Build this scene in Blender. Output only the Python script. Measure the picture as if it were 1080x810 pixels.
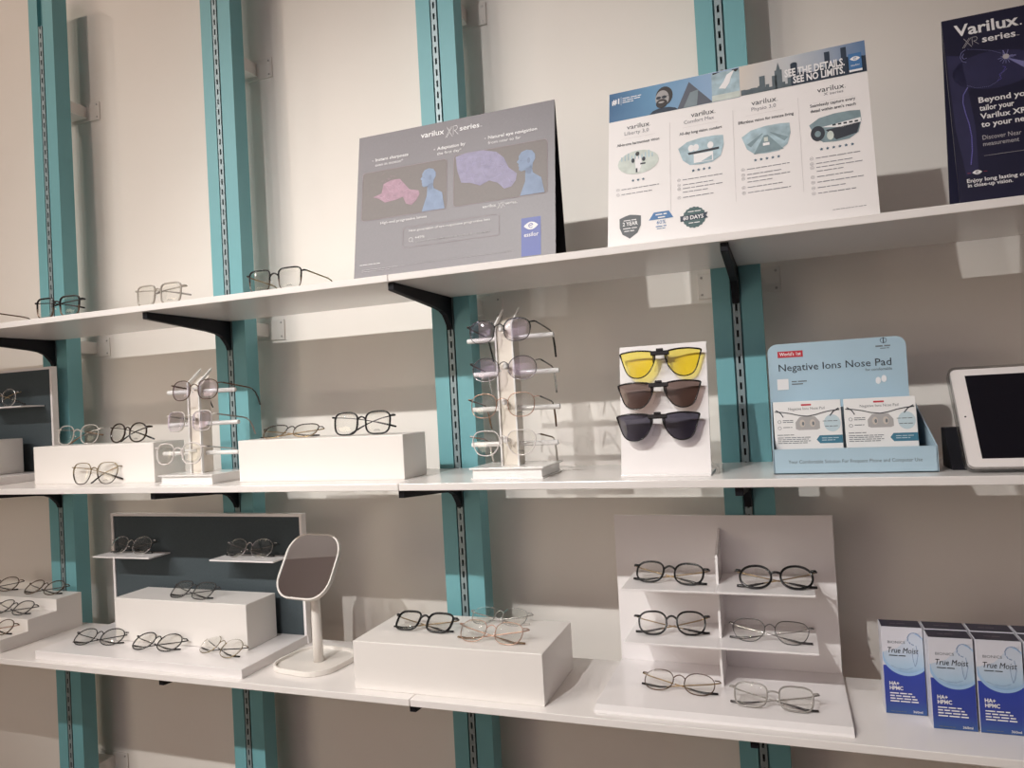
import bpy, math, random
from mathutils import Vector, Matrix
sin, cos, PI = math.sin, math.cos, math.pi
random.seed(7)
SC = bpy.context.scene
COL = SC.collection
for _o in list(bpy.data.objects):
    bpy.data.objects.remove(_o)

# ---------------------------------------------------------------- camera
cam_d = bpy.data.cameras.new('camera')
cam = bpy.data.objects.new('camera', cam_d)
COL.objects.link(cam)
cam_d.sensor_fit = 'HORIZONTAL'
cam_d.sensor_width = 36.0
cam_d.lens = 36.0 * 773.9 / 1080.0
cam_d.clip_start = 0.02
cam.matrix_world = Matrix(((0.9373, 0.0587, 0.3436, 1.9472),
                           (0.3442, -0.0002, -0.9389, -1.5324),
                           (-0.0550, 0.9983, -0.0204, 0.0457),
                           (0, 0, 0, 1)))
SC.camera = cam

# ---------------------------------------------------------------- light
WORLD = (0.95, 0.80, 0.78, 0.01)
w = bpy.data.worlds.new('room_air'); SC.world = w
w.use_nodes = True
w.node_tree.nodes['Background'].inputs['Color'].default_value = WORLD[:3] + (1,)
w.node_tree.nodes['Background'].inputs['Strength'].default_value = WORLD[3]
SC.view_settings.view_transform = 'Standard'
SC.view_settings.look = 'None'
SC.view_settings.gamma = 1.0
SC.view_settings.use_curve_mapping = False
SC.view_settings.exposure = 0.02
SC.cycles.max_bounces = 14
SC.cycles.diffuse_bounces = 8
SC.cycles.glossy_bounces = 6
SC.cycles.transparent_max_bounces = 40

LAMP_COL = (1.0, 0.975, 0.935)
LAMP_Y, LAMP_Z = -2.62, 1.79
LAMPS = [(0.88, 165, 1.5), (0.32, 50, 1.45), (-0.2, 50, 1.3), (-0.62, 50, 1.1), (-1.1, 50, 0.9), (-1.55, 50, 0.7)]   # x, watts, aimed-at x
for lx, watt, ax in LAMPS:
    ld = bpy.data.lights.new('track_lamp', 'SPOT')
    ld.energy = watt; ld.color = LAMP_COL
    ld.shadow_soft_size = 0.022
    ld.spot_size = math.radians(56); ld.spot_blend = 1.0
    lo = bpy.data.objects.new('track_lamp', ld); COL.objects.link(lo)
    lo.location = (lx, LAMP_Y, LAMP_Z)
    lo.rotation_euler = (Vector((ax, 0.0, -0.31)) - Vector(lo.location)).to_track_quat('-Z', 'Y').to_euler()
# location, size, rotation, watts, colour: an added fill lamp behind the camera, an added wash brightening the far wall, downlights near the wall
PANELS = [((-1.2, -4.4, 0.0), (2.4, 2.0), (PI / 2, 0, -0.35), 37, (1.0, 0.87, 0.65)),
          ((0.3, -3.5, 1.9), (3.0, 0.4), (-0.9, 0, 0), 46, (1.0, 0.97, 0.90))]
PANELS += [((x, -0.97, 1.96), (0.05, 0.05), (0, 0, 0), 5.6, (1.0, 0.83, 0.69)) for x in (-0.75, 0.1)]
for loc, size, rot, watt, colr in PANELS:
    ld = bpy.data.lights.new('fill_and_downlight', 'AREA')
    ld.shape = 'RECTANGLE'; ld.size, ld.size_y = size
    ld.energy = watt; ld.color = colr
    lo = bpy.data.objects.new('fill_and_downlight', ld); COL.objects.link(lo)
    lo.location = loc; lo.rotation_euler = rot

# ---------------------------------------------------------------- materials
def mat(name, col, rough=0.5, metal=0.0, spec=0.5, noise=0.0, nscale=40.0, bump=0.0, coat=0.0):
    m = bpy.data.materials.new(name); m.use_nodes = True
    nt = m.node_tree; b = nt.nodes['Principled BSDF']
    b.inputs['Base Color'].default_value = (*col, 1)
    b.inputs['Roughness'].default_value = rough
    b.inputs['Metallic'].default_value = metal
    b.inputs['Specular IOR Level'].default_value = spec
    b.inputs['Coat Weight'].default_value = coat
    if noise or bump:
        tc = nt.nodes.new('ShaderNodeTexCoord'); nz = nt.nodes.new('ShaderNodeTexNoise')
        nz.inputs['Scale'].default_value = nscale; nz.inputs['Detail'].default_value = 4
        nt.links.new(tc.outputs['Object'], nz.inputs['Vector'])
        if noise:
            mx = nt.nodes.new('ShaderNodeMix'); mx.data_type = 'RGBA'
            mx.inputs[6].default_value = (*[c * (1 - noise) for c in col], 1)
            mx.inputs[7].default_value = (*[min(1, c * (1 + noise)) for c in col], 1)
            nt.links.new(nz.outputs['Fac'], mx.inputs[0])
            nt.links.new(mx.outputs[2], b.inputs['Base Color'])
        if bump:
            bp = nt.nodes.new('ShaderNodeBump'); bp.inputs['Strength'].default_value = bump; bp.inputs['Distance'].default_value = 0.002
            nt.links.new(nz.outputs['Fac'], bp.inputs['Height'])
            nt.links.new(bp.outputs['Normal'], b.inputs['Normal'])
    return m

def clear(name, tint, refl=(1, 1, 1), r0=0.04, rough=0.0):
    """see-through sheet: tinted transmission under a Schlick reflection of strength r0 head-on"""
    m = bpy.data.materials.new(name); m.use_nodes = True
    nt = m.node_tree; nt.nodes.clear()
    out = nt.nodes.new('ShaderNodeOutputMaterial'); mx = nt.nodes.new('ShaderNodeMixShader')
    tr = nt.nodes.new('ShaderNodeBsdfTransparent'); gl = nt.nodes.new('ShaderNodeBsdfGlossy'); lw = nt.nodes.new('ShaderNodeLayerWeight')
    lw.inputs['Blend'].default_value = 0.5
    pw = nt.nodes.new('ShaderNodeMath'); pw.operation = 'POWER'; pw.inputs[1].default_value = 5.0
    ma = nt.nodes.new('ShaderNodeMath'); ma.operation = 'MULTIPLY_ADD'; ma.inputs[1].default_value = 1.0 - r0; ma.inputs[2].default_value = r0
    tr.inputs['Color'].default_value = (*tint, 1); gl.inputs['Color'].default_value = (*refl, 1)
    gl.inputs['Roughness'].default_value = rough
    nt.links.new(lw.outputs['Facing'], pw.inputs[0]); nt.links.new(pw.outputs[0], ma.inputs[0]); nt.links.new(ma.outputs[0], mx.inputs[0])
    nt.links.new(tr.outputs[0], mx.inputs[1]); nt.links.new(gl.outputs[0], mx.inputs[2])
    nt.links.new(mx.outputs[0], out.inputs['Surface'])
    return m

def ramp_mat(name, axis, stops, rough=0.4, lo=0.0, hi=1.0, noise=0.0, nscale=30.0):
    """a printed gradient along one object axis, between lo and hi metres"""
    m = bpy.data.materials.new(name); m.use_nodes = True
    nt = m.node_tree; b = nt.nodes['Principled BSDF']; b.inputs['Roughness'].default_value = rough
    tc = nt.nodes.new('ShaderNodeTexCoord'); sp = nt.nodes.new('ShaderNodeSeparateXYZ'); mr = nt.nodes.new('ShaderNodeMapRange'); cr = nt.nodes.new('ShaderNodeValToRGB')
    nt.links.new(tc.outputs['Object'], sp.inputs[0]); nt.links.new(sp.outputs[axis], mr.inputs[0])
    mr.inputs[1].default_value = lo; mr.inputs[2].default_value = hi
    src = mr.outputs[0]
    if noise:
        nz = nt.nodes.new('ShaderNodeTexNoise'); nz.inputs['Scale'].default_value = nscale; nz.inputs['Detail'].default_value = 5
        nt.links.new(tc.outputs['Object'], nz.inputs['Vector'])
        ad = nt.nodes.new('ShaderNodeMath'); ad.operation = 'MULTIPLY_ADD'; ad.inputs[1].default_value = noise; 
        nt.links.new(nz.outputs['Fac'], ad.inputs[0]); nt.links.new(src, ad.inputs[2])
        sb = nt.nodes.new('ShaderNodeMath'); sb.operation = 'SUBTRACT'; sb.inputs[1].default_value = noise / 2
        nt.links.new(ad.outputs[0], sb.inputs[0]); src = sb.outputs[0]
    nt.links.new(src, cr.inputs[0])
    e = cr.color_ramp.elements
    e[0].position, e[0].color = stops[0][0], (*stops[0][1], 1)
    e[1].position, e[1].color = stops[-1][0], (*stops[-1][1], 1)
    for p, c in stops[1:-1]:
        n = e.new(p); n.color = (*c, 1)
    nt.links.new(cr.outputs[0], b.inputs['Base Color'])
    return m

def srgb(r, g, b):
    f = lambda c: (c / 255 / 12.92) if c / 255 <= 0.04045 else ((c / 255 + 0.055) / 1.055) ** 2.4
    return (f(r), f(g), f(b))

M_WALL = mat('wall_paint', (0.84, 0.80, 0.755), 0.85, noise=0.025, nscale=6, bump=0.06, spec=0.2)
M_CEIL = mat('ceiling_paint', (0.55, 0.50, 0.53), 0.9, spec=0.2)
M_LILAC = mat('lilac_paint', (0.84, 0.75, 0.80), 0.9, spec=0.2)
M_FLOOR = mat('floor_vinyl', (0.20, 0.12, 0.085), 0.5, noise=0.1, nscale=8)
M_TEAL = mat('teal_paint', (0.170, 0.405, 0.445), 0.45, noise=0.04, nscale=12, bump=0.04, spec=0.35)
M_RAIL = mat('rail_metal', (0.25, 0.32, 0.34), 0.45, 0.3)
M_DARK = mat('rail_slot', (0.01, 0.012, 0.014), 0.8)
M_BLACK = mat('bracket_black', (0.006, 0.006, 0.010), 0.6, spec=0.25)
M_PLATE = mat('plate_paint', (0.78, 0.74, 0.70), 0.7, spec=0.3)
M_SCREW = mat('screw_metal', (0.45, 0.42, 0.40), 0.4, 0.8)
M_SHELF = mat('shelf_laminate', (0.85, 0.815, 0.795), 0.20, spec=0.45)
M_WHITE = mat('white_laminate', (0.85, 0.815, 0.785), 0.35, spec=0.4)
M_ACRYL = mat('white_acrylic', (0.86, 0.83, 0.83), 0.18, spec=0.5)
M_SLATE = mat('slate_felt', (0.072, 0.090, 0.100), 0.9, noise=0.12, nscale=300, spec=0.1)
M_CREAM = mat('cream_stone', (0.80, 0.74, 0.66), 0.4, noise=0.10, nscale=25)
M_CLEARPL = clear('clear_plastic', (0.93, 0.93, 0.93), rough=0.05)
M_FROST = mat('frosted_white', (0.86, 0.85, 0.84), 0.15)
M_LENS = clear('demo_lens', (0.975, 0.975, 0.965), r0=0.035)
M_LENSC = clear('coated_lens', (0.965, 0.955, 0.975), (0.85, 0.75, 1.0), r0=0.07)
M_LENSY = clear('yellow_lens', (0.97, 0.84, 0.20))
M_LENSB = clear('brown_lens', (0.24, 0.175, 0.155), r0=0.03)
M_LENSG = clear('grey_lens', (0.105, 0.10, 0.135), r0=0.03)
M_MIRROR = mat('mirror_glass', (0.86, 0.86, 0.88), 0.01, 1.0)

FM = {  # frame materials
 'black': mat('black_acetate', (0.010, 0.010, 0.011), 0.22),
 'tort': mat('dark_tortoise', (0.035, 0.020, 0.012), 0.25, noise=0.6, nscale=120),
 'brown': mat('brown_acetate', (0.16, 0.095, 0.05), 0.3),
 'gold': mat('gold_wire', (0.40, 0.29, 0.17), 0.28, 0.9),
 'rose': mat('rose_gold_wire', (0.55, 0.36, 0.28), 0.28, 0.9),
 'silver': mat('silver_wire', (0.55, 0.54, 0.53), 0.25, 0.95),
 'gun': mat('gunmetal_wire', (0.09, 0.085, 0.085), 0.35, 0.8),
 'bronze': mat('bronze_wire', (0.12, 0.075, 0.05), 0.35, 0.7),
 'olive': mat('olive_gold_wire', (0.23, 0.18, 0.10), 0.35, 0.8),
 'crystal': mat('crystal_acetate', (0.62, 0.58, 0.54), 0.15),
 'smoke': mat('smoke_grey_acetate', (0.30, 0.28, 0.26), 0.18),
 'pale': mat('pale_grey_acetate', (0.42, 0.38, 0.33), 0.2),
 'clearwhite': mat('milky_clear_acetate', (0.75, 0.70, 0.68), 0.12),
}

# ---------------------------------------------------------------- mesh helpers
class MB:
    def __init__(self, f=None):
        self.v, self.fc, self.mi, self.f = [], [], [], f
    def add(self, pts, faces, m=0):
        o = len(self.v)
        self.v += [tuple(self.f(*p)) if self.f else tuple(p) for p in pts]
        self.fc += [tuple(i + o for i in q) for q in faces]
        self.mi += [m] * len(faces)
        return self
    def box(self, x0, x1, y0, y1, z0, z1, m=0):
        p = [(x, y, z) for z in (z0, z1) for y in (y0, y1) for x in (x0, x1)]
        return self.add(p, [(0, 2, 3, 1), (4, 5, 7, 6), (0, 1, 5, 4), (2, 6, 7, 3), (0, 4, 6, 2), (1, 3, 7, 5)], m)
    def prism(self, prof, a0, a1, axis='x', m=0):
        """prof: 2D outline; axis x: (y,z), y: (x,z), z: (x,y)"""
        mk = {'x': lambda a, p: (a, p[0], p[1]), 'y': lambda a, p: (p[0], a, p[1]), 'z': lambda a, p: (p[0], p[1], a)}[axis]
        n = len(prof)
        pts = [mk(a0, p) for p in prof] + [mk(a1, p) for p in prof]
        fc = [(i, (i + 1) % n, n + (i + 1) % n, n + i) for i in range(n)] + [tuple(reversed(range(n))), tuple(range(n, 2 * n))]
        return self.add(pts, fc, m)
    def tube(self, path, r, closed=False, sides=8, m=0, flat=1.0, up=None, caps=True):
        """path: points; r: radius or list; flat squeezes the section along its second axis; m: index or list per segment"""
        P = [Vector(p) for p in path]; n = len(P)
        R = r if isinstance(r, (list, tuple)) else [r] * n
        if closed:
            T = [(P[(i + 1) % n] - P[i - 1]).normalized() for i in range(n)]
        else:
            T = [(P[min(i + 1, n - 1)] - P[max(i - 1, 0)]).normalized() for i in range(n)]
        if up is None:
            up = Vector((0, 0, 1)) if abs(T[0].z) < 0.9 else Vector((0, 1, 0))
        else:
            up = Vector(up)
        pts = []
        a = None
        for i in range(n):
            if a is None:
                a = up.cross(T[i]).normalized()
            else:
                a = (a - T[i] * a.dot(T[i])).normalized()
            b = T[i].cross(a)
            for k in range(sides):
                t = 2 * PI * (k + 0.5) / sides
                pts.append(tuple(P[i] + a * (cos(t) * R[i]) + b * (sin(t) * R[i] * flat)))
        o = len(self.v)
        self.v += [tuple(self.f(*p)) if self.f else p for p in pts]
        segs = n if closed else n - 1
        for i in range(segs):
            j = (i + 1) % n
            mm = m[i] if isinstance(m, (list, tuple)) else m
            for k in range(sides):
                l = (k + 1) % sides
                self.fc.append((o + i * sides + k, o + i * sides + l, o + j * sides + l, o + j * sides + k)); self.mi.append(mm)
        if not closed and caps:
            self.fc.append(tuple(o + k for k in reversed(range(sides)))); self.mi.append(m[0] if isinstance(m, (list, tuple)) else m)
            self.fc.append(tuple(o + (n - 1) * sides + k for k in range(sides))); self.mi.append(m[-1] if isinstance(m, (list, tuple)) else m)
        return self
    def blob(self, c, rx, ry, rz, m=0, nu=10, nv=6):
        pts, fc = [], []
        for i in range(nv + 1):
            th = PI * i / nv
            for k in range(nu):
                ph = 2 * PI * k / nu
                pts.append((c[0] + rx * sin(th) * cos(ph), c[1] + ry * sin(th) * sin(ph), c[2] + rz * cos(th)))
        for i in range(nv):
            for k in range(nu):
                l = (k + 1) % nu
                fc.append((i * nu + k, (i + 1) * nu + k, (i + 1) * nu + l, i * nu + l))
        return self.add(pts, fc, m)
    def poly(self, pts, m=0):
        return self.add(pts, [tuple(range(len(pts)))], m)
    def build(self, name, mats, parent=None, smooth=False, bevel=0.0, seg=2):
        me = bpy.data.meshes.new(name)
        me.from_pydata(self.v, [], self.fc)
        for m in (mats if isinstance(mats, (list, tuple)) else [mats]):
            me.materials.append(m)
        me.polygons.foreach_set('material_index', self.mi)
        if smooth:
            me.polygons.foreach_set('use_smooth', [True] * len(me.polygons))
        me.update()
        o = bpy.data.objects.new(name, me); COL.objects.link(o)
        if parent: o.parent = parent
        if bevel:
            b = o.modifiers.new('edge', 'BEVEL'); b.width = bevel; b.segments = seg; b.limit_method = 'ANGLE'; b.angle_limit = math.radians(40)
        return o

def tag(o, label=None, cat=None, group=None, kind=None):
    if label: o['label'] = label
    if cat: o['category'] = cat
    if group: o['group'] = group
    if kind: o['kind'] = kind
    return o

def thing(name, label, cat, loc=(0, 0, 0), rz=0.0, group=None):
    o = bpy.data.objects.new(name, None); COL.objects.link(o)
    o.location = loc; o.rotation_euler = (0, 0, rz); o.empty_display_size = 0.02
    return tag(o, label, cat, group)

def copy_tree(o, parent=None):
    c = o.copy(); COL.objects.link(c)
    if parent: c.parent = parent
    for ch in [x for x in bpy.data.objects if x.parent == o]:
        copy_tree(ch, c)
    return c

_txt = {}
def text_mesh(s, bold=0.0, shear=0.0, space=1.0):
    key = (s, bold, shear, space)
    if key not in _txt:
        cu = bpy.data.curves.new('lettering', 'FONT'); cu.body = s; cu.offset = bold; cu.shear = shear; cu.resolution_u = 2; cu.space_character = space
        o = bpy.data.objects.new('lettering', cu); COL.objects.link(o)
        me = bpy.data.meshes.new_from_object(o.evaluated_get(bpy.context.evaluated_depsgraph_get()))
        _txt[key] = ([tuple(v.co) for v in me.vertices], [tuple(p.vertices) for p in me.polygons])
        bpy.data.objects.remove(o); bpy.data.curves.remove(cu); bpy.data.meshes.remove(me)
    return _txt[key]

class Print(MB):
    """flat ink on a panel: (u, v) on the panel, layer = how far it lies proud"""
    def __init__(self, f, step=0.00025):
        super().__init__(f); self.step = step
    def text(self, s, u0, v0, u1, m=0, layer=2, h=None, bold=0.0, shear=0.0, space=1.0):
        vs, fs = text_mesh(s, bold, shear, space)
        if not vs: return self
        x0 = min(v[0] for v in vs); x1 = max(v[0] for v in vs)
        k = (u1 - u0) / (x1 - x0)
        ky = k if h is None else h / 0.72
        return self.add([(u0 + (v[0] - x0) * k, v0 + v[1] * ky, layer * self.step) for v in vs], fs, m)
    def rect(self, u0, u1, v0, v1, m=0, layer=1):
        return self.poly([(u0, v0, layer * self.step), (u1, v0, layer * self.step), (u1, v1, layer * self.step), (u0, v1, layer * self.step)], m)
    def shape(self, pts, m=0, layer=1):
        return self.poly([(u, v, layer * self.step) for u, v in pts], m)
    def disc(self, u, v, ru, rv=None, m=0, layer=1, n=20, a0=0, a1=2 * PI):
        rv = ru if rv is None else rv
        return self.shape([(u + ru * cos(a0 + (a1 - a0) * i / n), v + rv * sin(a0 + (a1 - a0) * i / n)) for i in range(n)], m, layer)
    def line(self, pts, wd, m=0, layer=2, closed=False):
        n = len(pts)
        for i in range(n if closed else n - 1):
            (a, b), (c, d) = pts[i], pts[(i + 1) % n]
            L = math.hypot(c - a, d - b) or 1e-9
            px, py = -(d - b) / L * wd / 2, (c - a) / L * wd / 2
            self.shape([(a + px, b + py), (a - px, b - py), (c - px, d - py), (c + px, d + py)], m, layer)
        return self
    def rrect(self, u0, u1, v0, v1, r, wd, m=0, layer=2):
        pts = []
        for cx, cy, a in ((u1 - r, v1 - r, 0), (u0 + r, v1 - r, 1), (u0 + r, v0 + r, 2), (u1 - r, v0 + r, 3)):
            pts += [(cx + r * cos(PI / 2 * (a + t / 4)), cy + r * sin(PI / 2 * (a + t / 4))) for t in range(5)]
        return self.line(pts, wd, m, layer, True)
    def words(self, u0, u1, v, h, m=0, layer=2, seed=0):
        """illegibly small copy: a run of word-long strokes"""
        rn = random.Random(seed); u = u0
        while u < u1 - h:
            L = min(rn.uniform(2.0, 5.5) * h, u1 - u)
            self.rect(u, u + L, v, v + h * 0.55, m, layer); u += L + 0.55 * h
        return self

def rounded(u0, u1, v0, v1, r, n=5):
    pts = []
    for cx, cy, a in ((u1 - r, v1 - r, 0), (u0 + r, v1 - r, 1), (u0 + r, v0 + r, 2), (u1 - r, v0 + r, 3)):
        pts += [(cx + r * cos(PI / 2 * (a + t / n)), cy + r * sin(PI / 2 * (a + t / n))) for t in range(n + 1)]
    return pts

# ---------------------------------------------------------------- room
WY = 0.067            # face of the back wall
FLOOR, CEIL = -1.45, 2.02
X0, X1, Y1 = -3.4, 4.6, -4.6
tag(MB().box(X0, X1, WY, WY + 0.12, FLOOR, CEIL).build('wall_back', M_WALL), kind='structure')
tag(MB().box(X0, X1, Y1, WY + 0.12, FLOOR - 0.1, FLOOR).build('floor', M_FLOOR), kind='structure')
tag(MB().box(X0, X1, Y1 - 0.12, Y1, FLOOR, CEIL).build('wall_front', M_LILAC), kind='structure')
tag(MB().box(X0, X1, Y1, WY + 0.12, CEIL, CEIL + 0.1).build('ceiling', M_CEIL), kind='structure')

# ---------------------------------------------------------------- posts with slotted rails
PITCH, PW, PD = 0.61, 0.0929, 0.0449
def make_post(loc, label):
    t = thing('wall_post', label, 'post', loc)
    g0, g1, gd = 0.0344, 0.0545, 0.012
    top = 1.29
    prof = [(0, 0), (0, -PD), (g0, -PD), (g0, -PD + gd), (g1, -PD + gd), (g1, -PD), (PW, -PD), (PW, 0)]
    MB().prism(prof, FLOOR, top, 'z').build('post', M_TEAL, t)
    c0, c1 = 0.0378, 0.0511
    cm = 0.5 * (c0 + c1)
    rb = MB()
    z = -1.40; zt = 1.17; pitch = 0.0255
    rb.box(c0, cm - 0.0022, -PD - 0.0006, -PD + 0.0116, z, zt)
    rb.box(cm + 0.0022, c1, -PD - 0.0006, -PD + 0.0116, z, zt)
    s = z
    while s < zt - 0.001:
        e = min(s + pitch - 0.014, zt)
        rb.box(cm - 0.0022, cm + 0.0022, -PD - 0.0006, -PD + 0.0116, s, e); s += pitch
    r = rb.build('slotted_rail', M_RAIL, t)
    tag(r, 'slotted metal rail set into the post')
    MB().box(c0, c1, -PD + 0.010, -PD + 0.0118, z, zt).build('rail_back', M_DARK, r)
    for zc in (0.954, 0.261, -0.935):
        pb = MB().box(-0.036, 0.129, WY - 0.004, WY - 0.0002, zc - 0.0265, zc + 0.0265)
        pb.box(0.012, PW - 0.012, 0.0, WY - 0.004, zc - 0.017, zc + 0.017)
        for sx in (-0.028, 0.120):
            for sz in (-0.018, 0.018):
                pb.tube([(sx, WY - 0.0055, zc + sz), (sx, WY - 0.0038, zc + sz)], 0.0028, sides=8, m=1)
        tag(pb.build('fixing_plate', [M_PLATE, M_SCREW], t, bevel=0.0008), 'wall coloured fixing plate')
    return t
P_LABELS = ['teal wall post at the far end, beside the dark panelled display',
            'teal wall post behind the small glasses tower and the black glasses on the top shelf',
            'teal wall post behind the dark poster card and the taller glasses tower',
            'teal wall post behind the white chart card, beside the clip-on stand']
for i in range(4):
    make_post((PITCH * i, 0, 0), P_LABELS[i])

# ---------------------------------------------------------------- shelves and brackets
TH = 0.0135
ZT, ZM, ZB = 0.2925, -0.101, -0.5017      # shelf tops
SY0, SY1 = -0.316, -PD
SEAM = 1.2646
S_LABELS = {ZT: ('upper white shelf board holding only glasses, in front of the two far posts', 'upper white shelf board holding the advertising cards'),
            ZM: ('middle white shelf board holding the white blocks and small tower', 'middle white shelf board holding clip-on stand and pale blue carton tray'),
            ZB: ('lower white shelf board holding stepped riser and round-cornered mirror', 'lower white shelf board holding the tiered rack and blue cartons')}
def make_shelf(xa, xb, z, label):
    o = MB().box(0, xb - xa, SY0, SY1, -TH, 0).build('wall_shelf', M_SHELF, bevel=0.0012)
    o.location = (xa, 0, z); tag(o, label, 'shelf')
for z in (ZT, ZM, ZB):
    make_shelf(SEAM - 3 * PITCH, SEAM - 0.0006, z, S_LABELS[z][0])
    make_shelf(SEAM + 0.0006, SEAM + 3 * PITCH, z, S_LABELS[z][1])
BR = [(-PD - 0.0008, 0), (-0.305, 0), (-0.305, -0.0145), (-0.118, -0.030), (-0.090, -0.034), (-0.073, -0.041), (-0.062, -0.052), (-0.0537, -0.062), (-0.0500, -0.072), (-PD - 0.0008, -0.072)]
proto = None
where = ['the far teal post', 'the second teal post', 'the post behind the dark poster card', 'the post behind the white chart card']
for i in range(4):
    for z, nm in ((ZT, 'upper'), (ZM, 'middle'), (ZB, 'lower')):
        lab = 'black bracket under the %s shelf, on %s' % (nm, where[i])
        if proto is None:
            proto = thing('shelf_bracket', lab, 'bracket', (0, 0, 0), group='black shelf brackets')
            MB().prism(BR, -0.0065, 0.0065, 'x').build('arm', M_BLACK, proto, bevel=0.001)
            for zz in (-0.016, -0.054):
                MB().box(-0.0016, 0.0016, -PD - 0.001, -PD + 0.008, zz - 0.004, zz + 0.004).build('hook', M_BLACK, proto)
            o = proto
        else:
            o = copy_tree(proto)
        o.location = (PITCH * i + 0.0444, 0, z - TH - 0.0002); o['label'] = lab

# ---------------------------------------------------------------- spectacles
def lens_outline(kind, wd, ht, sgn, n=40):
    """outline round the lens centre; sgn = -1 for the pair's first lens: x grows away from the nose where sgn*x > 0"""
    out = []
    if kind == 'hex':
        V = [(-0.5, 0.10), (-0.40, 0.40), (-0.22, 0.5), (0.22, 0.5), (0.40, 0.42), (0.5, 0.14), (0.40, -0.26), (0.20, -0.5), (-0.20, -0.5), (-0.40, -0.26)]
        P = [Vector((a * wd * sgn, b * ht)) for a, b in V]
        for _ in range(2):
            Q = []
            for i in range(len(P)):
                a, b = P[i], P[(i + 1) % len(P)]
                Q += [a * 0.75 + b * 0.25, a * 0.25 + b * 0.75]
            P = Q
        mx = max(abs(p.x) for p in P); my = max(abs(p.y) for p in P)
        P = [(p.x * wd / 2 / mx, p.y * ht / 2 / my) for p in P]
        if sgn < 0: P = P[::-1]
        return P
    if kind == 'clip':
        V = [(0.5, 0.40), (0.5, 0.40), (0.45, 0.44), (0.06, 0.50), (-0.36, 0.44), (-0.47, 0.36), (-0.45, 0.06), (-0.28, -0.34), (-0.08, -0.50), (0.14, -0.50), (0.32, -0.36), (0.43, 0.06)]
        P = [Vector((a * wd * sgn, b * ht)) for a, b in V]
        for _ in range(2):
            P = [q for i in range(len(P)) for q in (P[i] * 0.75 + P[(i + 1) % len(P)] * 0.25, P[i] * 0.25 + P[(i + 1) % len(P)] * 0.75)]
        P = [p for i, p in enumerate(P) if (p - P[i - 1]).length > 1e-5]
        mx = max(abs(p.x) for p in P); my = max(abs(p.y) for p in P)
        P = [(p.x * wd / 2 / mx, p.y * ht / 2 / my) for p in P]
        return P[::-1] if sgn > 0 else P
    ex, taper, lift = {'round': (2.15, 0.0, 0.0), 'panto': (2.5, 0.10, 0.0), 'square': (4.2, 0.12, 0.02), 'soft': (3.2, 0.10, 0.03), 'cat': (2.8, 0.14, 0.10), 'way': (3.0, 0.20, 0.08), 'oval': (2.3, 0.04, 0.0)}[kind]
    for i in range(n):
        t = 2 * PI * i / n
        c, s = cos(t), sin(t)
        x = math.copysign(abs(c) ** (2 / ex), c) * wd / 2
        y = math.copysign(abs(s) ** (2 / ex), s) * ht / 2
        x *= 1 + taper * (y / ht) * 2 * 0.5 - taper * 0.5
        if y > 0: y *= 1 + lift * (sgn * x / (wd / 2))
        out.append((x, y))
    return out

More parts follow.
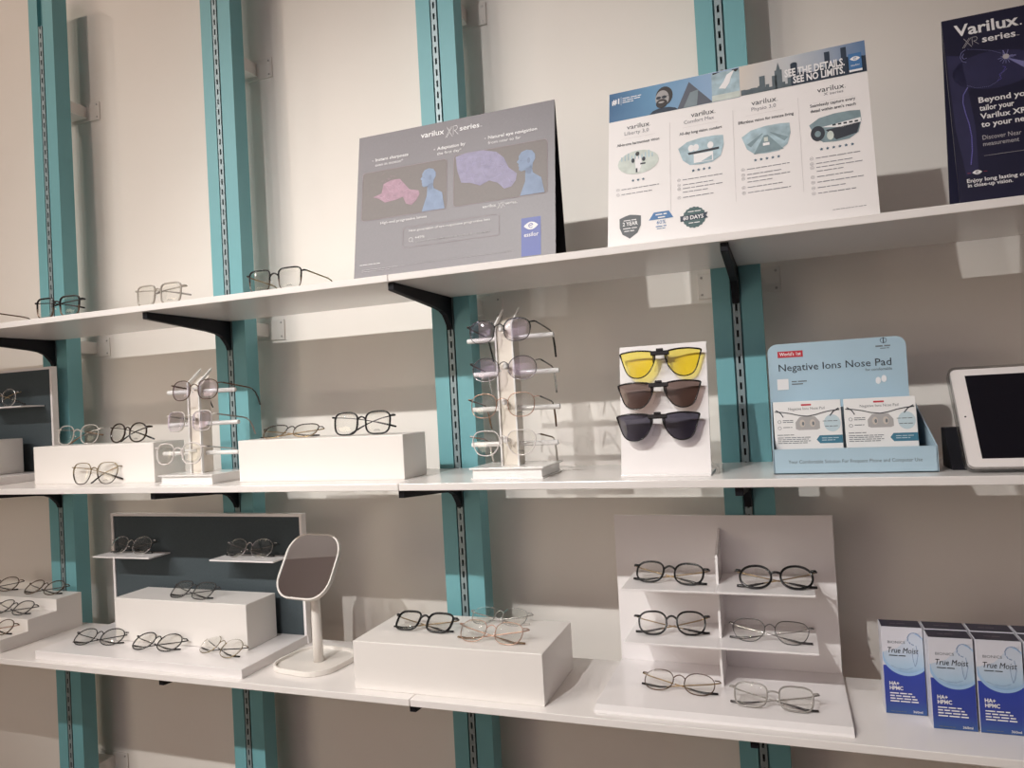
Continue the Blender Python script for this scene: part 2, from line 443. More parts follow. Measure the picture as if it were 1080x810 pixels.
def make_glasses(label, pos, yaw, lean, pit, lw, lh, kind='panto', top='black', bot=None, temple='black', tip=None, r=0.0011, rb=None, flat=1.35,
                 pose='folded', lens=None, group='eyeglasses on display', ends=((0.98, 0.06), (-0.98, 0.06)), bridge='arch', trad=0.0011, tiprad=0.0024, half_temple=None, prints=False, drop=0.034):
    bot = bot or top; tip = tip or temple; rb = rb if rb is not None else r
    hw = pit / 2 + lw / 2 + 0.0075
    sag = 0.0
    for sgn in (-1, 1):
        for a, b in lens_outline(kind, lw, lh, sgn):
            sag = max(sag, 0.9 * (sgn * pit / 2 + a) ** 2 * sin(lean) - (b + lh / 2) * cos(lean))
    R = sag + max(r, rb) * math.hypot(cos(lean), flat * sin(lean)) + 0.0003
    def f(u, v, w):
        w = w + 0.9 * u * u
        return (u, v * sin(lean) + w * cos(lean), v * cos(lean) - w * sin(lean) + R)
    # nothing may dip below the surface the pair rests on
    t = thing('eyeglasses', label, 'glasses', pos, yaw, group)
    mats = [FM[top], FM[bot], FM[temple], FM[tip]]
    fr = MB(f); rim_top = {}
    for sgn in (-1, 1):
        ol = lens_outline(kind, lw, lh, sgn)
        cx, cy = sgn * pit / 2, lh / 2
        path = [(cx + a, cy + b, 0) for a, b in ol]
        rr = [r if b > -0.02 * lh else rb for a, b in ol]
        mm = [0 if 0.5 * (ol[i][1] + ol[(i + 1) % len(ol)][1]) > -0.02 * lh else 1 for i in range(len(ol))]
        fr.tube(path, rr, True, 6, mm, flat, up=(0, 0, 1))
        # end piece and hinge
        zz = 0.30 * lh
        ox = max(a * sgn for a, b in ol if abs(b - zz) < 0.14 * lh)
        fr.tube([(cx + sgn * (ox - 0.0005), cy + zz, 0), (sgn * (hw - 0.002), cy + zz + 0.0008, 0.0004), (sgn * hw, cy + zz + 0.0008, 0.0045)], [r * 1.1, r * 1.25, max(r, 0.0011)], sides=6, m=0)
    # bridge
    ol = lens_outline(kind, lw, lh, 1)
    bz = 0.16 * lh
    ix = -max(-a for a, b in ol if abs(b - bz) < 0.14 * lh)
    gx = pit / 2 + ix
    ah = 0.0035 if bridge == 'arch' else 0.001
    fr.tube([(gx * k, lh / 2 + bz + ah * (1 - k * k) * 1.6, -0.0012 * (1 - k * k)) for k in [-1.06, -0.7, -0.35, 0, 0.35, 0.7, 1.06]], r * 1.05, sides=6, m=0, flat=1.2)
    if bridge == 'double':
        fr.tube([(gx * k, lh / 2 + bz + 0.0085, -0.0006) for k in [-1.4, 0, 1.4]], r, sides=6, m=0)
    fr.build('frame', mats, t, smooth=True)
    # nose pads
    for sgn in (-1, 1):
        nb = MB(f)
        nb.blob((sgn * (gx * 0.78), lh * 0.42, 0.0035 if lean < 0.6 else 0.002), 0.0016, 0.0018, 0.0001 + 0.0016, nu=8, nv=5)
        nb.add([], [], 0)
        nb.tube([(sgn * gx * 1.0, lh * 0.52, 0.0002), (sgn * gx * 0.8, lh * 0.46, 0.0028 if lean < 0.6 else 0.0018)], 0.00045, sides=5, m=1)
        nb.build('nose_pad', [M_FROST, FM['silver']], t, smooth=True)
    # lenses
    for sgn in (-1, 1):
        ol = lens_outline(kind, lw, lh, sgn)
        cx, cy = sgn * pit / 2, lh / 2
        lb = MB(f)
        n = len(ol); pts, fc = [], []
        for k in (1.0, 0.66, 0.33):
            for a, b in ol:
                pts.append((cx + a * k, cy + b * k, -0.0016 * (1 - k * k)))
        pts.append((cx, cy, -0.0016))
        for q in range(2):
            for i in range(n):
                j = (i + 1) % n
                fc.append((q * n + i, q * n + j, (q + 1) * n + j, (q + 1) * n + i))
        for i in range(n):
            fc.append((2 * n + i, 2 * n + (i + 1) % n, 3 * n))
        lb.add(pts, fc)
        lo = lb.build('lens', lens or M_LENS, t, smooth=True)
        sd = lo.modifiers.new('thickness', 'SOLIDIFY'); sd.thickness = 0.0012; sd.offset = 1
        if prints and sgn == 1:
            pb = MB(f)
            for dv, ln in ((0.17, 0.010), (0.13, 0.014)):
                pb.add([(cx - ln / 2, lh * dv, -0.0030), (cx + ln / 2, lh * dv, -0.0030), (cx + ln / 2, lh * dv + 0.0007, -0.0030), (cx - ln / 2, lh * dv + 0.0007, -0.0030)], [(0, 1, 2, 3)])
            pb.build('lens_print', FM['gun'], lo)
    # temples
    hv = lh * 0.80 + 0.0008
    def lift(u, v, w, rad):
        """raise a point along the front until it clears the surface"""
        ww = w + 0.9 * u * u
        need = (rad + 0.0003 - R + ww * sin(lean)) / max(cos(lean), 0.15)
        return (u, max(v, need), w)
    for sgn, (eu, ev) in ((-1, ends[0]), (1, ends[1])):
        if pose == 'open':
            base = [(sgn * hw, hv, 0.0045), (sgn * (hw + 0.001), hv, 0.03), (sgn * (hw + 0.001), hv + 0.0005, 0.085), (sgn * hw, hv - 0.001, 0.100)]
            tp = [(sgn * hw, hv - 0.001, 0.098), (sgn * (hw - 0.0005), hv - 0.006, 0.110), (sgn * (hw - 0.001), hv - drop * 0.55, 0.122), (sgn * (hw - 0.002), hv - drop, 0.132)]
        else:
            w0 = 0.0055 if sgn < 0 else 0.0085
            k = 1.0 if lean < 0.6 else 0.75
            ue, ve = eu * hw, ev * lh
            us = sgn * hw
            def at(q, wq):
                u = us + (ue - us) * q
                v = hv + (ve - hv) * (q ** (1.7 if lean < 0.4 else 0.8))
                return lift(u, v, wq * k, tiprad)
            base = [(us, hv, 0.0045)] + [(us - sgn * 0.0012, hv, w0 * k)] + [at(q, w0) for q in (0.12, 0.3, 0.5, 0.66)]
            tp = [at(q, w0) for q in (0.64, 0.75, 0.86, 0.95, 1.0)]
        tm = MB(f).tube(base, trad, sides=6, m=0, flat=1.5 if pose == 'folded' else 1.5)
        to = tm.build('temple', FM[temple], t, smooth=True)
        nn = len(tp)
        MB(f).tube(tp, [trad * 1.15] + [tiprad * (0.75 + 0.25 * i / (nn - 2)) for i in range(nn - 2)] + [tiprad * 0.8], sides=8, flat=0.7).build('temple_tip', FM[tip], to, smooth=True)
    return t

# ---------------------------------------------------------------- furniture of the display
def riser(label, x0, x1, y0, y1, z0, z1, name='display_block'):
    o = MB().box(x0 - (x0 + x1) / 2, x1 - (x0 + x1) / 2, y0 - y1, 0, 0, z1 - z0).build(name, M_WHITE, bevel=0.0014)
    o.location = ((x0 + x1) / 2, y1, z0); tag(o, label, 'display block'); return o

riser('long white block on the middle shelf carrying the clear and the dark round glasses', 0.1964, 0.5837, -0.230, -0.136, ZM, -0.0085)
riser('long white block on the middle shelf between the two glasses towers', 0.842, 1.2430, -0.250, -0.153, ZM, -0.0120)
riser('large white block on the lower shelf beside the mirror, three glasses on top', 1.1325, 1.5222, -0.2925, -0.1035, ZB, -0.4088)
riser('white block standing on the base of the slate-backed display on the lower shelf', 0.4104, 0.8005, -0.2015, -0.1000, ZB + 0.0205, -0.3795)
riser('white block inside the dark panelled display at the far end of the middle shelf', -0.385, -0.0099, -0.205, -0.105, ZM + 0.0205, 0.0125)

# stepped riser
st = [(-0.0655, 0), (-0.0655, 0.0897), (-0.1390, 0.0897), (-0.1390, 0.0597), (-0.2180, 0.0597), (-0.2180, 0.0312), (-0.2890, 0.0312), (-0.2890, 0)]
o = MB().prism(st, -0.39, 0, 'x').build('stepped_riser', M_WHITE, bevel=0.001)
o.location = (0.135, 0, ZB); tag(o, 'white three-step riser on the lower shelf at the far end, carrying glasses', 'riser')

def slate_display(label, xl, zb, loc_shelves, height=0.305, width=0.597):
    """base board, upright panel with a slate insert, two floating shelves"""
    t = thing('eyewear_display', label, 'display stand', (xl, -0.08, zb))
    MB().box(-0.005, width - 0.0035, -0.2215, 0.0015, 0, 0.0200).build('base', M_ACRYL, t, bevel=0.001)
    h0 = 0.0203
    pn = MB().box(0, width, 0.0005, 0.0125, h0 - 0.02, height)
    b = 0.0068
    pn.box(0, b, -0.0045, 0.0005, h0, height); pn.box(width - b, width, -0.0045, 0.0005, h0, height)
    pn.box(b, width - b, -0.0045, 0.0005, height - b, height)
    p = pn.build('back_panel', M_ACRYL, t)
    ins = MB().box(b, width - b, -0.0012, 0.0004, h0, height - b).build('slate_insert', M_SLATE, p)
    tag(ins, 'dark slate felt insert')
    for (a, c, z) in loc_shelves:
        sb = MB().box(a, c, -0.069, -0.0014, z - 0.0035, z)
        sb.build('shelf', M_ACRYL, t, bevel=0.0006)
    return t
slate_display('white display with slate back panel and two floating shelves on the lower shelf', 0.2755, ZB, [(0.006, 0.193, 0.207), (0.379, 0.563, 0.207)])
slate_display('white display with slate back panel at the far end of the middle shelf', 0.081 - 0.597, ZM, [(0.006, 0.193, 0.201), (0.379, 0.563, 0.201)])

# tiered rack
t = thing('eyewear_rack', 'white acrylic two-column rack with six pairs of glasses on the lower shelf', 'display rack', (1.817, -0.058, ZB))
MB().prism([(0.004, 0), (0.004, 0.010), (-0.2235, 0.010), (-0.2375, 0.0045), (-0.2385, 0)], -0.205, 0.205, 'x').build('base', M_ACRYL, t, bevel=0.0006)
MB().box(-0.2045, 0.2045, -0.0015, 0.0025, 0.010, 0.3005).build('back_panel', M_ACRYL, t, bevel=0.0006)
for z in (0.1895, 0.0925):
    for a, b in ((-0.1665, -0.0022), (0.0022, 0.1640)):
        MB().box(a, b, -0.142, -0.0016, z - 0.0035, z).build('shelf', M_ACRYL, t, bevel=0.0005)
MB().prism([(-0.0016, 0.010), (-0.0016, 0.276), (-0.0822, 0.240), (-0.0870, 0.1895), (-0.1425, 0.1895), (-0.1425, 0.1860), (-0.0900, 0.1860), (-0.0900, 0.0925), (-0.1425, 0.0925), (-0.1425, 0.0890), (-0.1150, 0.0890), (-0.1030, 0.010)], -0.0021, 0.0021, 'x').build('divider', M_ACRYL, t)

# glasses towers
def tower(label, bx0, bx1, by0, by1, ctop, rods, noses, cx0, cx1, cy0, cy1, zt2):
    xm, ym = (bx0 + bx1) / 2, (by0 + by1) / 2
    t = thing('glasses_tower', label, 'display stand', (xm, ym, ZM))
    hx, hy = (bx1 - bx0) / 2, (by1 - by0) / 2
    bb = MB().box(-hx, hx, -hy, hy, 0.0, 0.0025)
    bb.box(-hx + 0.003, hx - 0.003, -hy + 0.003, hy - 0.003, 0.0025, 0.0185)
    bb.box(-hx - 0.002, hx + 0.002, -hy - 0.002, hy + 0.002, 0.0185, 0.0215)
    bb.build('base', M_FROST, t, bevel=0.0006)
    f = lambda x, y, z: (x - xm, y - ym, z - ZM)
    col = MB(f).prism([(cy0 + 0.002, ZM + 0.0215), (cy1, ZM + 0.0215), (cy1, zt2 - 0.018), (cy0 + 0.002, ctop - 0.01)], cx0 + 0.0035, cx1 - 0.0035, 'x').build('column', M_CREAM, t, bevel=0.0008)
    tag(col, 'cream marbled column')
    for xa in (cx0, cx1 - 0.003):
        MB(f).prism([(cy0 - 0.002, ZM + 0.0215), (cy0 + 0.004, ZM + 0.0215), (cy0 + 0.004, ctop - 0.004), (cy1 + 0.004, zt2 - 0.006), (cy1 + 0.004, zt2), (cy0 - 0.002, ctop)], xa, xa + 0.003, 'x').build('side_strip', M_FROST, t)
    yr = (cy0 + cy1) / 2
    for xa, za, xb, zb in rods:
        MB(f).tube([(xa, yr, za), (xb, yr, zb)], 0.0048, sides=14).build('rod', M_FROST, t, smooth=True, bevel=0.0008)
    for nx, nz, gy in noses:
        nb = MB(f).tube([((cx0 + cx1) / 2, cy0 + 0.002, nz - 0.006), (nx, gy + 0.0095, nz - 0.004)], 0.0035, sides=10)
        nb.blob((nx, gy + 0.0075, nz - 0.004), 0.0055, 0.0045, 0.0070)
        nb.build('nose_rest', M_FROST, t, smooth=True)
    return t
tower('small white glasses tower with three pairs between the two long white blocks', 0.6545, 0.8005, -0.285, -0.170, 0.1200,
      [(0.633, 0.1025, 0.8225, 0.1000), (0.632, 0.0285, 0.828, 0.0290), (0.612, -0.0360, 0.824, -0.0370)],
      [(0.7459, 0.1130, -0.262), (0.7268, 0.046, -0.262), (0.6935, -0.0250, -0.262)], 0.7065, 0.7400, -0.246, -0.209, 0.154)
tower('taller white glasses tower with four pairs in front of a teal post', 1.3920, 1.5345, -0.268, -0.147, 0.1900,
      [(1.3735, 0.1630, 1.5505, 0.1635), (1.3835, 0.0965, 1.5575, 0.0950), (1.3775, 0.0285, 1.5555, 0.0270), (1.3715, -0.0400, 1.5480, -0.0405)],
      [(1.4569, 0.184, -0.246), (1.4626, 0.113, -0.246), (1.4559, 0.045, -0.246), (1.4539, -0.026, -0.246)], 1.4395, 1.4760, -0.226, -0.184, 0.2235)

# ---------------------------------------------------------------- the glasses themselves
G = make_glasses
dark = dict(r=0.0010, trad=0.0010)
# stepped riser
G("bronze wire glasses on the riser's top step, cut off by the picture edge", (-0.1497, -0.110, -0.4118), 0.216, 0.83, 0.072, 0.0554, 0.0455, 'round', 'bronze', temple='gun', tip='black')
G("bronze wire glasses on the riser's top step, nearer the teal post", (0.0341, -0.1141, -0.4118), 0.046, 0.955, 0.0712, 0.0556, 0.0474, 'round', 'bronze', temple='gun', tip='black')
G('dark wire glasses on the middle step of the white riser', (0.0268, -0.1964, -0.4418), 0.0067, 1.0, 0.0711, 0.0547, 0.0463, 'panto', 'gun', temple='gun', tip='black')
G('bronze wire glasses on the lowest step of the white riser', (0.0531, -0.2599, -0.4703), -0.028, 0.79, 0.072, 0.0518, 0.041, 'round', 'bronze', temple='rose', tip='black')
# slate display on the lower shelf
G('grey wire glasses on the floating shelf nearer the far end of the slate-backed display', (0.3660, -0.1190, -0.2945), 0.04, 0.50, 0.0708, 0.0550, 0.0451, 'round', 'silver', temple='gun', tip='black', r=0.0009)
G('grey wire glasses on the floating shelf just behind the round-cornered mirror', (0.7385, -0.1195, -0.2945), 0.04, 0.50, 0.0705, 0.0559, 0.0444, 'round', 'silver', temple='gun', tip='black', r=0.0009)
G('gunmetal glasses lying on the white block before the slate panel', (0.6146, -0.184, -0.3793), -0.0555, 0.907, 0.0697, 0.0562, 0.0468, 'soft', 'gun', temple='gun', tip='black')
G('thin black round glasses at the front of the slate-backed display, beside the stepped riser', (0.3886, -0.2457, -0.4815), 0.173, 0.949, 0.0722, 0.0561, 0.0455, 'round', 'black', temple='black', tip='black', r=0.0011)
G('thin black glasses in the middle of the three at the front of the slate-backed display', (0.567, -0.2489, -0.4815), 0.034, 1.0, 0.0727, 0.0578, 0.0474, 'round', 'black', temple='black', tip='black', r=0.0012)
G('olive gold wire glasses with black tips at the front edge of the slate-backed display', (0.7419, -0.2442, -0.4815), -0.211, 0.98, 0.0738, 0.055, 0.0473, 'round', 'olive', temple='black', tip='black', r=0.0008)
# large block
G('black rimmed glasses with gold arms on the large white block', (1.2434, -0.2217, -0.4086), -0.045, 0.90, 0.0719, 0.0549, 0.0426, 'soft', 'black', temple='gold', tip='black', r=0.0021, prints=True)
G('rose gold wire glasses at the front of the large white block', (1.4047, -0.2601, -0.4086), -0.066, 0.75, 0.0737, 0.0569, 0.0431, 'panto', 'rose', temple='rose', tip='brown', r=0.0009, prints=True)
G('pale silver wire glasses at the back of the large white block', (1.3804, -0.1545, -0.4086), -0.012, 0.95, 0.0671, 0.0543, 0.0422, 'panto', 'silver', temple='silver', tip='crystal', r=0.0008)
# tiered rack
zr1, zr2, zr3 = ZB + 0.1895, ZB + 0.0925, ZB + 0.0102
G("black rimmed glasses with gold bridge on the rack's upper tier", (1.7291, -0.1608, zr1), -0.15, 0.69, 0.0737, 0.0548, 0.041, 'panto', 'black', temple='gold', tip='black', r=0.0018, tiprad=0.0028)
G("thick black round glasses on the rack's upper tier, above the silver pair", (1.9193, -0.1733, zr1), 0.048, 0.62, 0.0683, 0.0527, 0.0409, 'round', 'black', temple='gold', tip='black', r=0.0021, tiprad=0.0030, bridge='flat')
G('black acetate glasses on the middle tier of the white rack', (1.7311, -0.1532, zr2), 0.12, 0.47, 0.070, 0.0532, 0.0415, 'panto', 'black', temple='gold', tip='black', r=0.0019, tiprad=0.0028, prints=True)
G('thin silver wire glasses on the middle tier of the white rack', (1.9019, -0.1644, zr2), -0.082, 0.61, 0.0729, 0.0554, 0.0402, 'hex', 'gun', temple='silver', tip='gun', r=0.0008, prints=True)
G('dark thin oval wire glasses with black tips on the bottom tier of the white rack', (1.7421, -0.2098, zr3), -0.125, 0.90, 0.0731, 0.0537, 0.0402, 'oval', 'bronze', temple='gold', tip='black', r=0.0009)
G('clear grey acetate glasses on the bottom tier of the white rack', (1.9035, -0.2468, zr3), -0.057, 0.70, 0.0719, 0.0553, 0.0397, 'soft', 'smoke', temple='smoke', tip='gun', r=0.0014, prints=True, bridge='flat')
# middle shelf
G('crystal clear glasses with brown tips on the long white block beside the far post', (0.2936, -0.1906, -0.0083), 0.09, 0.174, 0.0721, 0.0529, 0.0471, 'panto', 'crystal', temple='silver', tip='brown', r=0.0011, ends=((1.0, 0.45), (-0.4, 0.05)))
G('dark tortoise round glasses on the long white block', (0.4719, -0.2034, -0.0083), -0.09, 0.2, 0.0706, 0.0536, 0.0449, 'round', 'tort', temple='tort', tip='black', r=0.0017, ends=((1.18, 0.14), (-0.45, 0.05)), prints=True)
G('brown and gold polygon glasses standing on the shelf before the long white block', (0.4187, -0.2529, ZM), 0.11, 0.17, 0.0717, 0.0537, 0.050, 'hex', 'olive', 'tort', temple='gold', tip='black', r=0.0010, ends=((1.04, 0.20), (-0.2, 0.02)), prints=True)
G('black and gold glasses lying tilted on the white block between the towers', (0.9398, -0.2132, -0.0118), 0.15, 0.94, 0.072, 0.0573, 0.0435, 'cat', 'tort', 'gold', temple='gold', tip='black', r=0.0011)
G('black square glasses standing on the white block between the towers', (1.1321, -0.2222, -0.0118), 0.1, 0.167, 0.0711, 0.0552, 0.0462, 'soft', 'black', temple='black', tip='black', r=0.0018, ends=((1.03, 0.30), (-0.42, 0.03)), prints=True, trad=0.0009)
G('silver round glasses on the floating shelf of the far dark panel', (-0.080, -0.118, ZM + 0.2012), -0.03, 0.12, 0.072, 0.0500, 0.0480, 'round', 'silver', temple='gold', tip='black', r=0.0011, ends=((1.30, 0.08), (-0.4, 0.05)))
# towers
G('dark brown glasses at the top of the small tower', (0.7459, -0.2706, 0.0806), 0.017, 0.14, 0.0715, 0.0528, 0.0434, 'panto', 'bronze', temple='bronze', tip='black', r=0.0010, pose='open', lens=M_LENSC)
G('pale crystal square glasses in the middle of the small tower', (0.7268, -0.2709, 0.0130), -0.005, 0.14, 0.0724, 0.0518, 0.0439, 'soft', 'crystal', temple='smoke', tip='smoke', r=0.0012, pose='open', lens=M_LENSC)
G('clear glasses lowest on the small tower', (0.6935, -0.2714, -0.0584), 0.035, 0.14, 0.0719, 0.0517, 0.0458, 'panto', 'clearwhite', temple='silver', tip='crystal', r=0.0014, pose='open')
G('black browline glasses topmost on the taller tower', (1.4569, -0.2507, 0.1517), -0.015, 0.14, 0.0707, 0.0539, 0.0436, 'panto', 'black', 'gun', temple='gun', tip='black', r=0.0012, rb=0.0008, pose='open', lens=M_LENSC, prints=True, drop=0.045)
G('silver wire glasses with black hinges, second from the top of the taller tower', (1.4626, -0.2516, 0.0798), 0.057, 0.14, 0.0716, 0.0536, 0.0448, 'round', 'gun', 'silver', temple='gun', tip='silver', r=0.0008, pose='open', lens=M_LENSC, drop=0.045)
G('copper wire glasses, third from the top of the taller tower', (1.4559, -0.2527, 0.0115), 0.045, 0.14, 0.0734, 0.0532, 0.0453, 'panto', 'rose', temple='gun', tip='brown', r=0.0009, pose='open', prints=True, drop=0.045)
G('milky clear glasses lowest on the taller tower', (1.4539, -0.2519, -0.0599), 0.037, 0.14, 0.0697, 0.0549, 0.0466, 'hex', 'clearwhite', temple='brown', tip='crystal', r=0.0010, pose='open', prints=True, drop=0.045)
# top shelf
G('wire glasses on the top shelf of which only one thin arm shows', (0.062, -0.285, ZT), 0.0, 0.06, 0.0710, 0.0540, 0.044, 'panto', 'bronze', temple='bronze', tip='bronze', r=0.0010, pose='open', drop=0.034)
G('black and brown square glasses on the top shelf before the far teal post', (0.3815, -0.2975, ZT), 0.08, 0.06, 0.0707, 0.0545, 0.0453, 'square', 'black', 'bronze', temple='black', tip='black', r=0.0020, rb=0.0014, ends=((1.0, 0.35), (-0.30, 0.6)), prints=True)
G('pale grey square glasses on the top shelf between the two far posts', (0.6815, -0.2940, ZT), 0.0, 0.07, 0.0698, 0.0554, 0.0444, 'square', 'pale', temple='pale', tip='smoke', r=0.0017, ends=((1.16, 0.34), (-0.2, 0.6)), prints=True)
G('black square glasses with thin gold arm on the top shelf near the dark poster card', (0.9884, -0.2925, ZT), 0.056, 0.07, 0.0717, 0.0536, 0.044, 'square', 'black', 'bronze', temple='olive', tip='olive', r=0.0016, rb=0.0009, pose='open', prints=True)

# ---------------------------------------------------------------- clip-on stand and the three clip-ons
t = thing('clip_on_stand', 'white upright stand holding three clip-on sunglasses', 'display stand', (1.7528, -0.262, ZM))
LN = 0.20
fs = lambda u, v, n: (u, v * sin(LN) - n * cos(LN), v * cos(LN) + n * sin(LN))
MB(fs).box(-0.0765, 0.0765, 0.0015, 0.2335, -0.004, 0.0).build('board', M_ACRYL, t, bevel=0.0006)
MB().box(-0.0765, 0.0765, -0.006, 0.085, 0.0, 0.0035).build('foot', M_ACRYL, t, bevel=0.0006)
for k, (px, py, pz) in enumerate(((1.7521, -0.2456, 0.105), (1.7488, -0.2600, 0.048), (1.7462, -0.2742, -0.006))):
    nb = MB()
    cx, cz = px - 1.7528, pz - ZM - 0.003
    yb = cz * math.tan(LN)
    yf = py + 0.262
    nb.prism([(cx - 0.005, cz - 0.001), (cx + 0.005, cz - 0.001), (cx + 0.013, cz - 0.022), (cx - 0.013, cz - 0.022)], yf + 0.0075, yb + 0.003, 'y')
    nb.build('nose_rest', M_CLEARPL, t, bevel=0.001)
def clip_on(label, pos, yaw, lean, pit, lw, lh, lens, rim):
    t = thing('clip_on_sunglasses', label, 'sunglasses', pos, yaw, 'clip-on sunglasses on the stand')
    f = lambda u, v, q: (u, v * sin(lean) + (q + 1.1 * u * u) * cos(lean), v * cos(lean) - (q + 1.1 * u * u) * sin(lean))
    fr = MB(f)
    for sgn in (-1, 1):
        ol = lens_outline('clip', lw, lh, sgn)
        cx, cy = sgn * pit / 2, lh / 2
        fr.tube([(cx + a, cy + b, 0) for a, b in ol], [0.0011 if b < 0.25 * lh else 0.0016 for a, b in ol], True, 6, 0, 1.2, up=(0, 0, 1))
    gx = pit / 2 - lw / 2 + 0.001
    fr.build('frame', FM['black'], t, smooth=True)
    cb = MB(f).box(-gx - 0.009, gx + 0.009, lh * 0.78, lh * 0.94, -0.003, 0.003)
    cb.box(-gx - 0.006, -gx - 0.003, lh * 0.50, lh * 0.80, 0.0005, 0.0035); cb.box(gx + 0.003, gx + 0.006, lh * 0.50, lh * 0.80, 0.0005, 0.0035)
    cb.box(-0.006, 0.006, lh * 0.92, lh * 1.02, -0.004, 0.004)
    tag(cb.build('clamp', FM['black'], t, bevel=0.001), 'black spring clamp')
    for sgn in (-1, 1):
        ol = lens_outline('clip', lw, lh, sgn); cx, cy = sgn * pit / 2, lh / 2; n = len(ol)
        pts, fc = [], []
        for k in (1.0, 0.66, 0.33):
            pts += [(cx + a * k, cy + b * k, -0.002 * (1 - k * k)) for a, b in ol]
        pts.append((cx, cy, -0.002))
        for q in range(2):
            fc += [(q * n + i, q * n + (i + 1) % n, (q + 1) * n + (i + 1) % n, (q + 1) * n + i) for i in range(n)]
        fc += [(2 * n + i, 2 * n + (i + 1) % n, 3 * n) for i in range(n)]
        MB(f).add(pts, fc).build('lens', lens, t, smooth=True)
clip_on('yellow tinted clip-on sunglasses at the top of the white stand', (1.7521, -0.2456, 0.0699), 0.06, 0.115, 0.0762, 0.0640, 0.0490, M_LENSY, 0)
clip_on('brown tinted clip-on sunglasses between the yellow and the dark grey pair', (1.7488, -0.2600, 0.0161), 0.06, 0.13, 0.0774, 0.0640, 0.0470, M_LENSB, 0)
clip_on('dark grey clip-on sunglasses lowest on the white stand', (1.7462, -0.2742, -0.0383), 0.06, 0.13, 0.0762, 0.0640, 0.0475, M_LENSG, 0)

# ---------------------------------------------------------------- advertising cards
W_INK = mat('white_ink', (0.80, 0.79, 0.80), 0.5)
def card(label, x, y, yaw, lean, W, H, face, back, back_y=0.075):
    t = thing('advertising_card', label, 'poster card', (x, y, ZT), yaw)
    f = lambda u, v, n: (u, v * sin(lean) - n * cos(lean), v * cos(lean) + n * sin(lean))
    MB(f).box(0, W, 0.0008, H, -0.0025, 0.0).build('front_panel', face, t)
    ty, tz = H * sin(lean) + 0.0045, H * cos(lean) - 0.002
    MB().prism([(ty - 0.002, tz), (ty + 0.0005, tz), (back_y, 0.0008), (back_y - 0.0025, 0.0008)], 0.0005, W - 0.0005, 'x').build('back_panel', back, t)
    return t, f

def xr_mark(p, u0, v0, wd, ht, m, k=0.0007, layer=2):
    p.line([(u0, v0), (u0 + wd * 0.46, v0 + ht)], k, m, layer); p.line([(u0 + wd * 0.10, v0), (u0 + wd * 0.56, v0 + ht)], k, m, layer)
    p.line([(u0 + wd * 0.12, v0 + ht), (u0 + wd * 0.30, v0 + ht * 0.62)], k, m, layer); p.line([(u0 + wd * 0.34, v0 + ht * 0.5), (u0 + wd * 0.56, v0)], k, m, layer)
    p.line([(u0 + wd * 0.62, v0 + ht * 0.15), (u0 + wd * 0.62, v0 + ht)], k, m, layer)
    p.line([(u0 + wd * 0.62, v0 + ht), (u0 + wd * 0.88, v0 + ht), (u0 + wd * 0.95, v0 + ht * 0.80), (u0 + wd * 0.86, v0 + ht * 0.60), (u0 + wd * 0.70, v0 + ht * 0.58), (u0 + wd, v0 + ht * 0.15)], k, m, layer)

def eye_logo(p, u, v, wd, mw, mb, layer=2):
    top = [(u + wd / 2 * k, v + wd * 0.27 * (1 - k * k)) for k in [i / 6 - 1 for i in range(13)]]
    bot = [(u - wd / 2 * k, v - wd * 0.27 * (1 - k * k)) for k in [i / 6 - 1 for i in range(1, 12)]]
    p.shape(top + bot, mw, layer)
    p.line([(u + wd * 0.15 * cos(a * PI / 8), v + wd * 0.15 * sin(a * PI / 8)) for a in range(1, 15)], wd * 0.045, mb, layer + 1)
    p.line([(u - wd * 0.10, v), (u + wd * 0.13, v + wd * 0.05)], wd * 0.045, mb, layer + 1)

# --- dark card
M_CARD = mat('charcoal_card', (0.155, 0.140, 0.155), 0.42, noise=0.10, nscale=260, spec=0.55)
M_CARDB = mat('black_card_back', (0.012, 0.012, 0.018), 0.6)
t, f = card('dark grey advertising card with two blue head figures, standing on the top shelf', 1.1749, -0.290, 0.0, 0.1624, 0.4129, 0.3019, M_CARD, M_CARDB)
I_BOX = mat('print_box_line', (0.32, 0.24, 0.27), 0.5)
I_FILL = mat('print_box_brown', (0.142, 0.118, 0.112), 0.45, noise=0.1, nscale=200)
I_PINK = mat('print_pink_haze', (0.36, 0.215, 0.285), 0.5, noise=0.4, nscale=120)
I_PURP = mat('print_violet_haze', (0.265, 0.245, 0.375), 0.5, noise=0.35, nscale=110)
I_HEAD = mat('print_blue_head', (0.20, 0.27, 0.41), 0.5, noise=0.35, nscale=60)
I_HEADS = mat('print_blue_head_tone', (0.155, 0.205, 0.315), 0.5)
I_BLUE = mat('print_blue_label', (0.075, 0.105, 0.36), 0.45)
I_DIM = mat('print_grey_ink', (0.45, 0.43, 0.45), 0.5)
I_PINKL = mat('print_pink_lines', (0.58, 0.42, 0.52), 0.5)
I_PURPL = mat('print_violet_lines', (0.45, 0.42, 0.62), 0.5)
p = Print(f)
mats = [W_INK, I_BOX, I_FILL, I_PINK, I_PURP, I_HEAD, I_HEADS, I_BLUE, I_DIM, I_PINKL, I_PURPL]
p.text('varilux', 0.1399, 0.2757, 0.1901, 0, h=0.0118, bold=0.012)
xr_mark(p, 0.1930, 0.2665, 0.0270, 0.0215, 0)
p.text('series', 0.2234, 0.2757, 0.2640, 0, h=0.0108, bold=0.012); p.text('TM', 0.2655, 0.2757, 0.2696, 0, h=0.002)
